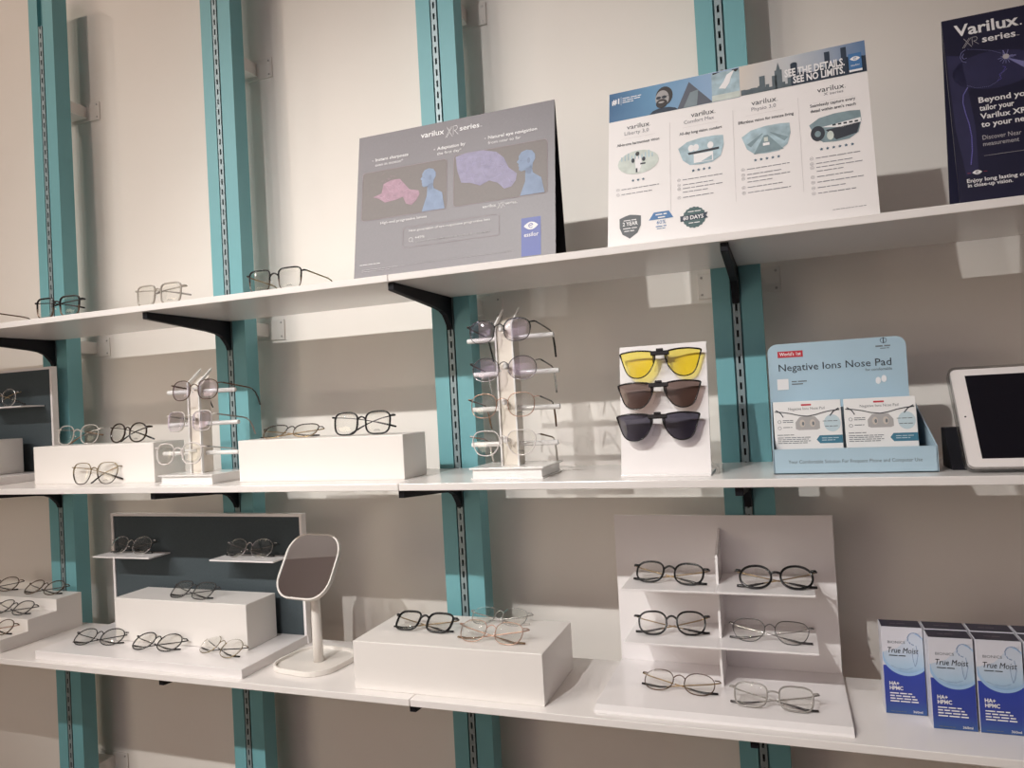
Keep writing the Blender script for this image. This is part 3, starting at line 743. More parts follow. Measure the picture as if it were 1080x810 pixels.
for a, b, u in (('Instant sharpness', 'even in motion*', 0.0395), ('Adaptation by', 'the first day*', 0.1760), ('Natural eye navigation', 'from near to far', 0.2822)):
    wa = {0.0395: (0.1132, 0.1015), 0.1760: (0.2353, 0.2274), 0.2822: (0.3792, 0.3477)}[u]
    va = 0.2475 if u > 0.2 else 0.2443
    p.text(a, u, va, wa[0], 0, bold=0.015, h=0.0066); p.text(b, u, va - 0.0108, wa[1], 0, h=0.0062)
    p.rect(u - 0.0075, u - 0.0045, va + 0.001, va + 0.004, 8)
for (u0, u1, v0, v1) in ((0.0120, 0.1976, 0.1217, 0.2230), (0.2120, 0.3990, 0.1225, 0.2270)):
    p.shape(rounded(u0, u1, v0, v1, 0.006), 2, 1); p.rrect(u0, u1, v0, v1, 0.006, 0.0006, 1, 2)
blobL = [(0.0366, 0.1690), (0.0560, 0.1740), (0.0600, 0.1930), (0.0760, 0.1990), (0.0960, 0.1985), (0.1050, 0.1880), (0.1180, 0.1730), (0.1376, 0.1680), (0.1400, 0.1600), (0.1330, 0.1480), (0.1229, 0.1400), (0.1110, 0.1450), (0.1040, 0.1600), (0.0880, 0.1560), (0.0644, 0.1540), (0.0500, 0.1640)]
blobR = [(0.2157, 0.2230), (0.2380, 0.2280), (0.2700, 0.2275), (0.2987, 0.2190), (0.3140, 0.2050), (0.3240, 0.1830), (0.3400, 0.1690), (0.3380, 0.1560), (0.3290, 0.1450), (0.3150, 0.1430), (0.3020, 0.1570), (0.2850, 0.1640), (0.2666, 0.1570), (0.2480, 0.1650), (0.2280, 0.1690), (0.2190, 0.1960)]
p.shape(blobL, 3, 2); p.shape(blobR, 4, 2)
rn = random.Random(3)
def inside(u, v, poly):
    c = False; j = len(poly) - 1
    for i in range(len(poly)):
        (xi, yi), (xj, yj) = poly[i], poly[j]
        if (yi > v) != (yj > v) and u < (xj - xi) * (v - yi) / (yj - yi) + xi: c = not c
        j = i
    return c
for blob, m, cnt in ((blobL, 9, 70), (blobR, 10, 100)):
    us = [q[0] for q in blob]; vs = [q[1] for q in blob]
    pts = []
    while len(pts) < cnt:
        a, b = rn.uniform(min(us), max(us)), rn.uniform(min(vs), max(vs))
        if inside(a, b, blob): pts.append((a, b))
    for a in pts:
        near = sorted(pts, key=lambda q: (q[0] - a[0]) ** 2 + (q[1] - a[1]) ** 2)[1:3]
        for b in near: p.line([a, b], 0.00035, m, 3)
for q in range(14):
    a = (rn.uniform(0.060, 0.085), rn.uniform(0.198, 0.218)); p.line([a, (a[0] + rn.uniform(-.008, .008), a[1] + rn.uniform(-.006, .004))], 0.00035, 3, 3)
def head(hu, hv, s, base, x0, x1):
    face = [(-1.02, 0.02), (-0.78, 0.30), (-0.80, 0.62), (-0.50, 1.05), (0.05, 1.20), (0.62, 1.05), (0.95, 0.60), (0.98, 0.10), (0.72, -0.35), (0.66, -0.85), (0.40, -1.2), (-0.05, -1.25), (-0.10, -1.0), (-0.55, -1.06), (-0.80, -0.85), (-0.76, -0.55), (-0.86, -0.42), (-0.80, -0.22)]
    p.shape([(hu + a * s, hv + b * s) for a, b in face], 5, 2)
    p.shape([(hu + 0.55 * s, hv - 0.55 * s), (hu + 0.75 * s, hv - 1.4 * s), (x1 - 0.006, hv - 2.05 * s), (x1, base), (x0, base), (x0 + 0.010, hv - 2.2 * s), (hu - 0.1 * s, hv - 1.5 * s), (hu - 0.08 * s, hv - 0.9 * s)], 5, 2)
    p.disc(hu + 0.28 * s, hv + 0.02 * s, 0.17 * s, 0.32 * s, 6, 3)
    p.disc(hu - 0.56 * s, hv + 0.10 * s, 0.10 * s, 0.06 * s, 6, 3)
    p.shape([(hu + 0.05 * s, hv - 0.85 * s), (hu + 0.6 * s, hv - 0.7 * s), (hu + 0.5 * s, hv - 1.5 * s), (hu + 0.1 * s, hv - 1.45 * s)], 6, 3)
head(0.1580, 0.1900, 0.0165, 0.1227, 0.1455, 0.1940)
head(0.3580, 0.1905, 0.0180, 0.1240, 0.3460, 0.3930)
p.text('High-end progressive lenses', 0.0557, 0.1100, 0.1562, 0, h=0.0050, bold=0.01)
p.text('varilux', 0.2719, 0.1108, 0.2995, 0, h=0.0060, bold=0.008); xr_mark(p, 0.3015, 0.1060, 0.0150, 0.0110, 0, 0.0005); p.text('series.', 0.3180, 0.1112, 0.3409, 0, h=0.0056, bold=0.008)
p.rrect(0.1066, 0.3055, 0.0545, 0.0955, 0.005, 0.0005, 1, 2)
p.text('New generation of eye-responsive progressive lens', 0.1187, 0.0858, 0.2874, 0, h=0.0045, bold=0.012)
p.text('+49%', 0.1326, 0.0700, 0.1528, 0, h=0.0050, bold=0.015)
p.text('volume of binocular vision vs Varilux X series lens', 0.1328, 0.0625, 0.2856, 8, h=0.0042)
p.line([(0.1235 + 0.0042 * cos(a * PI / 8), 0.0695 + 0.0042 * sin(a * PI / 8)) for a in range(16)], 0.0008, 0, 2, True)
p.line([(0.1262, 0.0668), (0.1290, 0.0640)], 0.0008, 0, 2)
p.rect(0.0782, 0.3332, 0.0203, 0.0207, 8, 2)
p.words(0.0125, 0.0577, 0.0300, 0.0022, 0, 2, 1); p.words(0.0175, 0.0957, 0.0195, 0.0016, 8, 2, 2); p.words(0.0175, 0.0800, 0.0160, 0.0016, 8, 2, 3)
p.rect(0.3484, 0.3856, 0.0075, 0.0798, 7, 1)
eye_logo(p, 0.3670, 0.0640, 0.0275, 0, 7)
p.text('essilor', 0.3537, 0.0437, 0.3813, 0, h=0.0080, bold=0.012)
p.build('printed_artwork', mats, t)

# --- white chart card
M_CHART = mat('white_card', (0.80, 0.77, 0.765), 0.40, spec=0.4)
YAW2 = -0.0407
t, f = card('large white lens chart card with a blue skyline banner on the top shelf', 1.6813, -0.290, YAW2, 0.2472, 0.4210, 0.3067, M_CHART, M_CHART)
I_SKYB = ramp_mat('print_blue_sky', 0, [(0.0, (0.05, 0.13, 0.26)), (0.45, (0.13, 0.28, 0.45)), (1.0, (0.30, 0.42, 0.60))], lo=0.0, hi=0.20, noise=0.25, nscale=22)
I_SKYC = ramp_mat('print_city_sky', 0, [(0.0, (0.62, 0.56, 0.50)), (0.45, (0.50, 0.52, 0.55)), (1.0, (0.13, 0.21, 0.36))], lo=0.22, hi=0.42, noise=0.25, nscale=18)
I_NAVY = mat('print_navy', (0.022, 0.036, 0.062), 0.5)
I_TOWER = mat('print_tower_grey', (0.10, 0.13, 0.15), 0.5, noise=0.3, nscale=90)
I_GREEN = mat('print_pale_green', (0.55, 0.60, 0.56), 0.5, noise=0.25, nscale=70)
I_LENSB = mat('print_lens_blue', (0.36, 0.48, 0.54), 0.5, noise=0.6, nscale=60)
I_LENSD = mat('print_lens_road', (0.20, 0.28, 0.31), 0.5, noise=0.3, nscale=80)
I_TXT = mat('print_dark_ink', (0.030, 0.036, 0.050), 0.5)
I_TXTG = mat('print_mid_ink', (0.22, 0.22, 0.25), 0.5)
I_RULE = mat('print_rule', (0.55, 0.52, 0.53), 0.5)
I_TEALB = mat('print_badge_green', (0.045, 0.10, 0.105), 0.5)
I_BLUEB = mat('print_badge_blue', (0.055, 0.17, 0.38), 0.5)
I_SHLD = mat('print_shield_grey', (0.085, 0.095, 0.105), 0.5)
I_SKIN = mat('print_face_tone', (0.34, 0.33, 0.33), 0.5, noise=0.15, nscale=90)
I_HAIR = mat('print_hair', (0.035, 0.030, 0.030), 0.5)
I_PYR = mat('print_pyramid', (0.10, 0.11, 0.14), 0.5)
I_PYR2 = mat('print_pyramid_light', (0.20, 0.25, 0.28), 0.5, noise=0.2, nscale=50)
I_STAR = mat('print_star_blue', (0.07, 0.13, 0.19), 0.5)
mats = [W_INK, I_SKYB, I_SKYC, I_NAVY, I_TOWER, I_GREEN, I_LENSB, I_LENSD, I_TXT, I_TXTG, I_RULE, I_TEALB, I_BLUEB, I_SHLD, I_SKIN, I_HAIR, I_PYR, I_PYR2, I_STAR]
p = Print(f)
p.rect(0.0006, 0.2275, 0.2478, 0.3062, 1, 1); p.rect(0.2275, 0.4208, 0.2490, 0.3062, 2, 1)
p.text('#1', 0.0055, 0.2830, 0.0192, 0, h=0.0112, bold=0.03)
p.rect(0.0222, 0.0227, 0.2790, 0.2960, 0, 2)
for k in range(3): p.words(0.0250, 0.0250 + (0.034, 0.034, 0.020)[k], 0.2915 - 0.0042 * k, 0.0026, 0, 2, 20 + k)
# portrait of a bearded man with spectacles
p.shape([(0.0735, 0.2478), (0.0800, 0.2540), (0.0905, 0.2570), (0.1075, 0.2565), (0.1190, 0.2525), (0.1240, 0.2478)], 3, 2)
p.disc(0.1000, 0.2800, 0.0150, 0.0190, 15, 2)
p.disc(0.0965, 0.2755, 0.0120, 0.0165, 14, 3)
p.disc(0.0955, 0.2655, 0.0100, 0.0090, 15, 4); p.disc(0.0950, 0.2680, 0.0052, 0.0020, 14, 5)
p.disc(0.0900, 0.2775, 0.0042, 0.0030, 8, 5); p.disc(0.1000, 0.2775, 0.0042, 0.0030, 8, 5); p.rect(0.0900, 0.1090, 0.2785, 0.2791, 8, 5)
# pyramid and field
p.shape([(0.1225, 0.2478), (0.1430, 0.2978), (0.1830, 0.2482)], 16, 2)
p.shape([(0.1330, 0.2478), (0.1450, 0.2760), (0.1590, 0.2790), (0.1560, 0.2480)], 17, 3)
# small inset picture: a bird over water
p.rect(0.1815, 0.2272, 0.2482, 0.3040, 6, 2); p.rect(0.1815, 0.2272, 0.2482, 0.2600, 5, 3)
p.shape([(0.1930, 0.2720), (0.2010, 0.2830), (0.2070, 0.2960), (0.2200, 0.3030), (0.2140, 0.2900), (0.2110, 0.2790), (0.2040, 0.2690)], 0, 4)
p.shape([(0.1830, 0.3040), (0.1960, 0.3040), (0.1840, 0.3005)], 15, 4); p.shape([(0.2150, 0.3040), (0.2272, 0.3040), (0.2220, 0.2980)], 15, 4)
# city skyline
sk = random.Random(11)
u = 0.2290
while u < 0.4195:
    wd = sk.uniform(0.005, 0.011)
    h = sk.uniform(0.006, 0.014) + (0.010 if u > 0.30 else 0.0) + (0.010 if u > 0.36 else 0)
    p.rect(u, min(u + wd, 0.4206), 0.2490, 0.2490 + h, 4 if u < 0.31 else 3, 2); u += wd * 0.85
for u0, u1, hh, m in ((0.2590, 0.2680, 0.0300, 4), (0.2790, 0.2870, 0.0260, 4), (0.2835, 0.2950, 0.0350, 4), (0.3085, 0.3190, 0.0400, 3), (0.3605, 0.3685, 0.0500, 3), (0.3850, 0.3930, 0.0520, 3)):
    p.rect(u0, u1, 0.2490, 0.2490 + hh, m, 3)
p.shape([(0.2860, 0.2840), (0.2892, 0.2990), (0.2925, 0.2840)], 4, 3); p.disc(0.3137, 0.2890, 0.0053, 0.0035, 3, 3)
p.text('SEE THE DETAILS.', 0.2990, 0.2672, 0.3896, 0, 5, h=0.0140, bold=0.03); p.text('SEE NO LIMITS.', 0.3114, 0.2528, 0.3890, 0, 5, h=0.0130, bold=0.03)
p.rect(0.3955, 0.4145, 0.2560, 0.2855, 12, 4); p.rect(0.3955, 0.4145, 0.2522, 0.2560, 0, 4)
eye_logo(p, 0.4050, 0.2755, 0.0150, 0, 12, 5); p.text('essilor', 0.3985, 0.2620, 0.4115, 0, 5, h=0.0038)
cols = [(0.0532, (0.0290, 0.0733), 'Liberty 3.0', ['All-in-one harmonious vision'], (0.0153, 0.0904), 3, (0.0148, 0.0953), 2),
        (0.1605, (0.1332, 0.1840), 'Comfort Max', ['All-day long vision comfort'], (0.1252, 0.1961), 4, (0.1203, 0.2003), 5),
        (0.2650, (0.2444, 0.2841), 'Physio 3.0', ['Effortless vision for intense living'], (0.2229, 0.3091), 5, (0.2244, 0.3047), 6),
        (0.3690, (0.3464, 0.3863), 'X series', ['Seamlessly capture every', "detail within arm's reach"], (0.3344, 0.4008), 6, (0.3286, 0.4094), 8)]
for k, (cx, (h0, h1), sub, tl, (t0, t1), stars, (b0, b1), nb) in enumerate(cols):
    hu0, hu1 = ((0.0331, 0.0733), (0.1454, 0.1840), (0.2448, 0.2841), (0.3464, 0.3863))[k]
    p.text('varilux', hu0, 0.2268, hu1, 8, h=0.0098); p.disc(hu1 + 0.0015, 0.2272, 0.0006, m=8, layer=2, n=8)
    s0, s1 = ((0.0290, 0.0723), (0.1332, 0.1837), (0.2444, 0.2829), (0.3556, 0.3846))[k]
    p.text(sub, s0, 0.2160 if k < 3 else 0.2195, s1, 9, h=0.0072 if k < 3 else 0.0052)
    p.rect(cx - 0.030, cx + 0.030, 0.2090, 0.2093, 10, 2)
    for q, s in enumerate(tl):
        p.text(s, t0, (0.1955 if k < 3 else 0.2020) - 0.0098 * q, t1, 8, h=0.0055, bold=0.012)
    # lens-shaped picture
    wd, ht = 0.0378, 0.0250
    y0 = 0.1590
    ln = [(-1, 0.45), (-0.6, 0.85), (0.0, 1.0), (0.6, 1.0), (0.98, 0.92), (1.0, 0.2), (0.85, -0.6), (0.5, -0.95), (0.0, -1.0), (-0.5, -0.92), (-0.80, -0.5)]
    P = [(cx + a * wd, y0 + b * ht) for a, b in ln]
    if k == 0:
        p.disc(cx, y0, 0.036, 0.023, 5, 2)
        p.shape([(cx - 0.006, y0 + 0.010), (cx + 0.004, y0 + 0.012), (cx + 0.007, y0 - 0.004), (cx + 0.002, y0 - 0.019), (cx - 0.003, y0 - 0.019), (cx - 0.005, y0 - 0.004)], 0, 3)
        p.disc(cx - 0.001, y0 + 0.016, 0.0035, 0.0042, 15, 4); p.disc(cx - 0.009, y0 + 0.004, 0.0028, 0.0045, 8, 4); p.disc(cx + 0.010, y0 + 0.004, 0.0030, 0.0042, 8, 4)
        p.rect(cx + 0.004, cx + 0.013, y0 - 0.006, y0 - 0.003, 8, 4); p.rect(cx - 0.004, cx - 0.001, y0 - 0.020, y0 - 0.012, 8, 4)
        for q in range(10): p.rect(cx - 0.030 + q * 0.006, cx - 0.028 + q * 0.006, y0 + 0.006, y0 + 0.014 + 0.003 * (q % 3), 6, 3)
    elif k == 1:
        p.shape(P, 6, 2)
        p.shape([(cx - 0.020, y0 - 0.004), (cx + 0.030, y0 - 0.002), (cx + 0.030, y0 + 0.002), (cx - 0.022, y0 + 0.000)], 8, 4)
        p.rect(cx - 0.012, cx + 0.020, y0 - 0.021, y0 - 0.004, 0, 3); p.shape([(cx, y0 - 0.020), (cx + 0.018, y0 - 0.011), (cx + 0.018, y0 - 0.020)], 6, 4)
        for q in (-0.016, -0.008, 0.016): p.disc(cx + q, y0 + 0.008, 0.0050, 0.0065, 0, 3)
    elif k == 2:
        p.shape(P, 6, 2)
        p.shape([(cx - 0.003, y0 + 0.008), (cx + 0.003, y0 + 0.008), (cx + 0.026, y0 - 0.022), (cx - 0.020, y0 - 0.024)], 7, 3)
        p.shape([(cx - 0.030, y0 - 0.004), (cx - 0.006, y0 + 0.012), (cx - 0.004, y0 + 0.012), (cx - 0.024, y0 - 0.010)], 7, 3); p.shape([(cx + 0.034, y0 - 0.002), (cx + 0.008, y0 + 0.012), (cx + 0.006, y0 + 0.012), (cx + 0.028, y0 - 0.008)], 7, 3)
        p.rect(cx - 0.005, cx + 0.005, y0 - 0.011, y0 - 0.006, 0, 4); p.rect(cx - 0.003, cx + 0.003, y0 - 0.004, y0 + 0.004, 5, 4)
    else:
        p.shape(P, 7, 2); p.shape([(cx - 0.020, y0 + 0.004), (cx + 0.037, y0 + 0.010), (cx + 0.037, y0 + 0.002), (cx + 0.010, y0 - 0.002)], 0, 3)
        p.shape([(cx - 0.014, y0 - 0.002), (cx + 0.036, y0 + 0.002), (cx + 0.030, y0 - 0.016), (cx, y0 - 0.022)], 8, 3)
        p.disc(cx - 0.026, y0 - 0.006, 0.0105, 0.0135, 8, 3); p.disc(cx - 0.026, y0 - 0.007, 0.0045, 0.0055, 7, 4); p.disc(cx - 0.008, y0 - 0.013, 0.005, 0.008, 5, 4)
        for q in range(5): p.rect(cx - 0.004 + 0.008 * q, cx + 0.001 + 0.008 * q, y0 + 0.003, y0 + 0.006, 8, 4)
    # stars
    for q in range(stars):
        su = cx + (q - (stars - 1) / 2) * 0.0089; sv = 0.1245
        p.shape([(su + (0.0030 if a % 2 == 0 else 0.0014) * sin(a * PI / 5), sv + (0.0030 if a % 2 == 0 else 0.0014) * cos(a * PI / 5)) for a in range(10)], 18, 2)
    # bullet lines
    vv = 0.1090
    for q in range(nb):
        if not (nb > 2 and q == 3):
            p.line([(b0 + 0.0028 + 0.0026 * cos(a * PI / 6), vv + 0.0014 + 0.0026 * sin(a * PI / 6)) for a in range(12)], 0.0004, 9, 2, True); p.rect(b0 + 0.0018, b0 + 0.0038, vv + 0.0010, vv + 0.0018, 9, 2)
        p.words(b0 + 0.0090, b1 - (0.018 if q % 3 == 1 else 0.03 if q in (3, 6) else 0.006), vv + 0.0004, 0.0024, 9, 2, 50 + 10 * k + q)
        vv -= 0.0068 if q in (1, 2) and nb > 2 else 0.0095
for u in (0.1088, 0.2145, 0.3170): p.rect(u - 0.0002, u + 0.0002, 0.055, 0.225, 10, 2)
# badges
p.shape([(0.0205, 0.0545), (0.0300, 0.0580), (0.0388, 0.0600), (0.0480, 0.0585), (0.0578, 0.0560), (0.0575, 0.0380), (0.0520, 0.0250), (0.0388, 0.0155), (0.0260, 0.0245), (0.0210, 0.0370)], 13, 2)
p.text('2 YEAR', 0.0262, 0.0400, 0.0525, 0, 3, h=0.0072, bold=0.02); p.words(0.0280, 0.0500, 0.0490, 0.0028, 0, 3, 5); p.words(0.0270, 0.0510, 0.0340, 0.0028, 0, 3, 6); p.words(0.0290, 0.0490, 0.0290, 0.0028, 0, 3, 7)
p.shape([(0.0715, 0.0440), (0.0800, 0.0575), (0.1055, 0.0575), (0.1130, 0.0440)], 12, 2)
p.words(0.0830, 0.1020, 0.0515, 0.0040, 0, 3, 8); p.words(0.0870, 0.0990, 0.0460, 0.0040, 0, 3, 9); p.text('60%', 0.0850, 0.0350, 0.1000, 12, 2, h=0.0070); p.words(0.0830, 0.1010, 0.0300, 0.0028, 12, 2, 10); p.words(0.0850, 0.0990, 0.0262, 0.0022, 12, 2, 11)
n = 36
p.shape([(0.1470 + (0.0195 if i % 2 else 0.0182) * cos(2 * PI * i / n), 0.0385 + (0.0195 if i % 2 else 0.0182) * sin(2 * PI * i / n)) for i in range(n)], 11, 2)
p.shape([(0.1245, 0.0330), (0.1240, 0.0430), (0.1690, 0.0445), (0.1660, 0.0390), (0.1695, 0.0345)], 3, 3)
p.text('60 DAYS', 0.1290, 0.0352, 0.1620, 0, 4, h=0.0070, bold=0.02); p.words(0.1370, 0.1580, 0.0485, 0.0026, 0, 3, 12); p.words(0.1380, 0.1560, 0.0280, 0.0026, 0, 3, 13)
p.words(0.3567, 0.4034, 0.0172, 0.0014, 9, 2, 14)
p.build('printed_artwork', mats, t)

# --- navy card, running out of the picture
M_NAVYC = mat('navy_card', (0.016, 0.016, 0.040), 0.35, spec=0.45, noise=0.25, nscale=9)
t, f = card('dark navy advertising card with glowing violet lines, cut off by the picture edge', 2.2102, -0.290, 0.0, 0.137, 0.4200, 0.2975, M_NAVYC, M_NAVYC, 0.072)
I_GLOW = mat('print_violet_glow', (0.075, 0.060, 0.30), 0.5, noise=0.3, nscale=40)
I_GLOW2 = mat('print_deep_violet', (0.020, 0.019, 0.066), 0.5, noise=0.4, nscale=25)
I_BEAM = mat('print_pale_beam', (0.20, 0.20, 0.42), 0.5)
I_RED = mat('print_dim_red', (0.22, 0.03, 0.06), 0.5)
mats = [W_INK, I_GLOW, I_GLOW2, I_BEAM, I_DIM, I_RED]
p = Print(f)
p.disc(0.062, 0.205, 0.055, 0.030, 2, 1); p.shape([(0.0020, 0.24), (0.020, 0.235), (0.026, 0.17), (0.030, 0.12), (0.028, 0.05), (0.012, 0.045), (0.004, 0.12)], 2, 1)
p.shape([(0.0776, 0.2200), (0.150, 0.150), (0.150, 0.185)], 3, 2)
p.text('Varilux', 0.0152, 0.2678, 0.0985, 0, h=0.0185, bold=0.022); p.disc(0.1010, 0.2685, 0.0012, m=0, layer=2, n=10)
xr_mark(p, 0.0240, 0.2470, 0.0215, 0.0150, 4, 0.0006); p.text('series', 0.0501, 0.2508, 0.0930, 0, h=0.0110, bold=0.018); p.text('TM', 0.0942, 0.2508, 0.0974, 0, h=0.002)
for s, v, u1, b in (('Beyond your', 0.1558, 0.1090, 0.02), ('tailor your', 0.1430, 0.0812, 0.02), ('Varilux XR', 0.1300, 0.0960, 0.02), ('to your needs', 0.1172, 0.1090, 0.02)):
    p.text(s, 0.0372, v, u1, 0, h=0.0088, bold=b)
p.text('Discover Near', 0.0372, 0.0975, 0.0859, 4, h=0.0072); p.text('measurement', 0.0370, 0.0875, 0.0822, 4, h=0.0070)
p.rect(0.0368, 0.150, 0.0725, 0.0729, 4, 2)
eye_logo(p, 0.0258, 0.0490, 0.0125, 0, 2); p.rect(0.0130, 0.0175, 0.0484, 0.0494, 5, 2); p.rect(0.0340, 0.0385, 0.0484, 0.0494, 5, 2)
p.text('Enjoy long lasting comfort', 0.0117, 0.0345, 0.1080, 0, h=0.0058, bold=0.018); p.text('in close-up vision.', 0.0122, 0.0272, 0.0687, 0, h=0.0058, bold=0.018)
def dots(pts, n, r, m):
    for i in range(n):
        q = i / (n - 1) * (len(pts) - 1); a = int(min(q, len(pts) - 2)); k = q - a
        p.disc(pts[a][0] * (1 - k) + pts[a + 1][0] * k, pts[a][1] * (1 - k) + pts[a + 1][1] * k, r, m=m, layer=3, n=6)
spine = [(0.0250, 0.1830), (0.0185, 0.1720), (0.0170, 0.1600), (0.0190, 0.1430), (0.0222, 0.1250), (0.0236, 0.1050), (0.0225, 0.0830), (0.0190, 0.0620)]
dots(spine, 60, 0.00055, 3); p.line(spine, 0.0016, 1, 2)
prof = [(0.0275, 0.2440), (0.0215, 0.2400), (0.0195, 0.2330), (0.0215, 0.2260), (0.0270, 0.2230)]
p.line(prof, 0.0007, 3, 3); p.line([(0.0245, 0.2380), (0.0220, 0.2330), (0.0240, 0.2290), (0.0280, 0.2300)], 0.0008, 3, 3)
dots([(0.030, 0.2440), (0.045, 0.2400), (0.060, 0.2350), (0.072, 0.2280)], 30, 0.00045, 3)
dots([(0.0250, 0.1860), (0.036, 0.1800), (0.052, 0.1790), (0.063, 0.1840), (0.070, 0.1960), (0.0770, 0.2020)], 34, 0.00045, 3)
p.line([(0.0630, 0.1850), (0.0690, 0.1880), (0.0670, 0.1950), (0.0720, 0.1990), (0.0760, 0.2050), (0.0720, 0.2070)], 0.0009, 1, 3)
rn = random.Random(5)
for i in range(26):
    a = rn.uniform(0, 2 * PI); L = rn.uniform(0.004, 0.014)
    p.line([(0.0776, 0.2215), (0.0776 + L * cos(a), 0.2215 + 0.8 * L * sin(a))], 0.0008, 3, 3)
p.disc(0.0776, 0.2215, 0.0042, 0.0040, 4, 4)
p.build('printed_artwork', mats, t)

# ---------------------------------------------------------------- nose pad counter tray
M_PALEB = mat('pale_blue_board', (0.40, 0.545, 0.645), 0.42, noise=0.06, nscale=10)
M_PALEB2 = mat('pale_blue_board_edge', (0.30, 0.43, 0.50), 0.5)
I_RED2 = mat('print_red', (0.50, 0.03, 0.05), 0.45)
I_GREY = mat('print_grey', (0.16, 0.18, 0.20), 0.5)
I_LB = mat('print_pale_blue', (0.50, 0.62, 0.68), 0.5)
I_ARW = mat('print_teal_arrow', (0.045, 0.18, 0.27), 0.5)
I_WIN = mat('window_grey', (0.40, 0.39, 0.39), 0.3)
I_SKN = mat('print_pad_beige', (0.55, 0.50, 0.45), 0.4)
M_PACK = mat('white_pack', (0.80, 0.80, 0.80), 0.4)
t = thing('counter_tray', 'pale blue cardboard counter tray with a tall printed header on the middle shelf', 'product tray', (1.928, -0.262, ZM))
W2, DP = 0.2370, 0.137
bx = 0.012          # how much the tray narrows towards its back
tr = MB()
tr.box(0.001, W2 - 0.001, 0, 0.0022, 0.0005, 0.0405)                                     # front wall
tr.add([(0, 0, 0.0004), (W2, 0, 0.0004), (W2 - bx, DP, 0.0004), (0, DP, 0.0004), (0, 0, 0.002), (W2, 0, 0.002), (W2 - bx, DP, 0.002), (0, DP, 0.002)], [(0, 3, 2, 1), (4, 5, 6, 7), (0, 1, 5, 4), (1, 2, 6, 5), (2, 3, 7, 6), (3, 0, 4, 7)])
def cheek(xf, xb, th):
    a = [(xf, 0, 0.0006), (xf, 0, 0.0405), (xb, DP * 0.85, 0.112), (xb, DP, 0.115), (xb, DP, 0.0006)]
    b = [(x + th, y, z) for x, y, z in a]
    tr.add(a + b, [(0, 1, 2, 3, 4), (9, 8, 7, 6, 5)] + [(i, i + 5, (i + 1) % 5 + 5, (i + 1) % 5) for i in range(5)])
cheek(0.0, 0.0, 0.002); cheek(W2 - 0.002, W2 - bx - 0.002, 0.002)
tr.build('tray', M_PALEB, t)
hd = [(-0.0005, 0.0006), (0.2230, 0.0006)] + [(0.2230 - 0.016 + 0.016 * cos(a * PI / 10), 0.2185 - 0.016 + 0.016 * sin(a * PI / 10)) for a in range(6)] + [(0.0155 - 0.016 * sin(a * PI / 10), 0.2185 - 0.016 + 0.016 * cos(a * PI / 10)) for a in range(6)]
MB().prism(hd, DP + 0.0003, DP + 0.0028, 'y').build('header', M_PALEB, t)
MB().box(0.004, 0.2200, 0.052, 0.0535, 0.002, 0.104).build('inner_step', M_PALEB, t)
MB().box(0.004, 0.2200, 0.0537, DP, 0.1025, 0.104).build('inner_ledge', M_PALEB, t)
ph = Print(lambda u, v, n: (u - 0.002, DP - n, v))
ph.rect(0.0183, 0.0606, 0.1938, 0.2050, 2, 1); ph.text("World's 1st", 0.0215, 0.1970, 0.0575, 0, 2, h=0.0058, bold=0.02)
ph.text('Negative Ions Nose Pad', 0.0189, 0.1695, 0.2009, 1, 1, h=0.0130)
ph.text('for comfortable', 0.1598, 0.1614, 0.2016, 3, 1, h=0.0050)
ph.rect(0.0150, 0.0340, 0.1360, 0.1555, 0, 1)
ph.words(0.0394, 0.0646, 0.1490, 0.0035, 3, 1, 1); ph.words(0.0394, 0.0600, 0.1445, 0.0035, 3, 1, 2)
ph.line([(0.1907 + 0.0050 * cos(a * PI / 10), 0.2125 + 0.0042 * sin(a * PI / 10)) for a in range(20)], 0.0007, 1, 1, True); ph.rect(0.1900, 0.1914, 0.2075, 0.2180, 1, 1)
ph.words(0.1780, 0.2050, 0.2020, 0.0040, 3, 1, 4); ph.words(0.1850, 0.1990, 0.1985, 0.0022, 3, 1, 5)
for a in (0.1790, 0.1880): ph.disc(a, 0.1440 + (a - 0.1790) * 0.3, 0.0042, 0.0060, 0, 1)
ph.build('header_print', [W_INK, I_TXT, I_RED2, I_GREY, I_LB], t)
pf = Print(lambda u, v, n: (u, -n, v))
pf.text('Your Comfortable Solution For Frequent Phone and Computer Use', 0.0230, 0.0172, 0.2154, 0, 1, h=0.0058)
pf.build('front_print', [I_GREY], t)
pl = Print(lambda u, v, n: (u, 0.052 - n, v))
pl.words(0.0850, 0.1050, 0.0965, 0.0040, 0, 1, 3); pl.words(0.1130, 0.1420, 0.0950, 0.0040, 1, 1, 4); pl.disc(0.1270, 0.1005, 0.0022, m=1, layer=1)
pl.build('ledge_print', [I_TXT, I_GREY], t)
pk = None
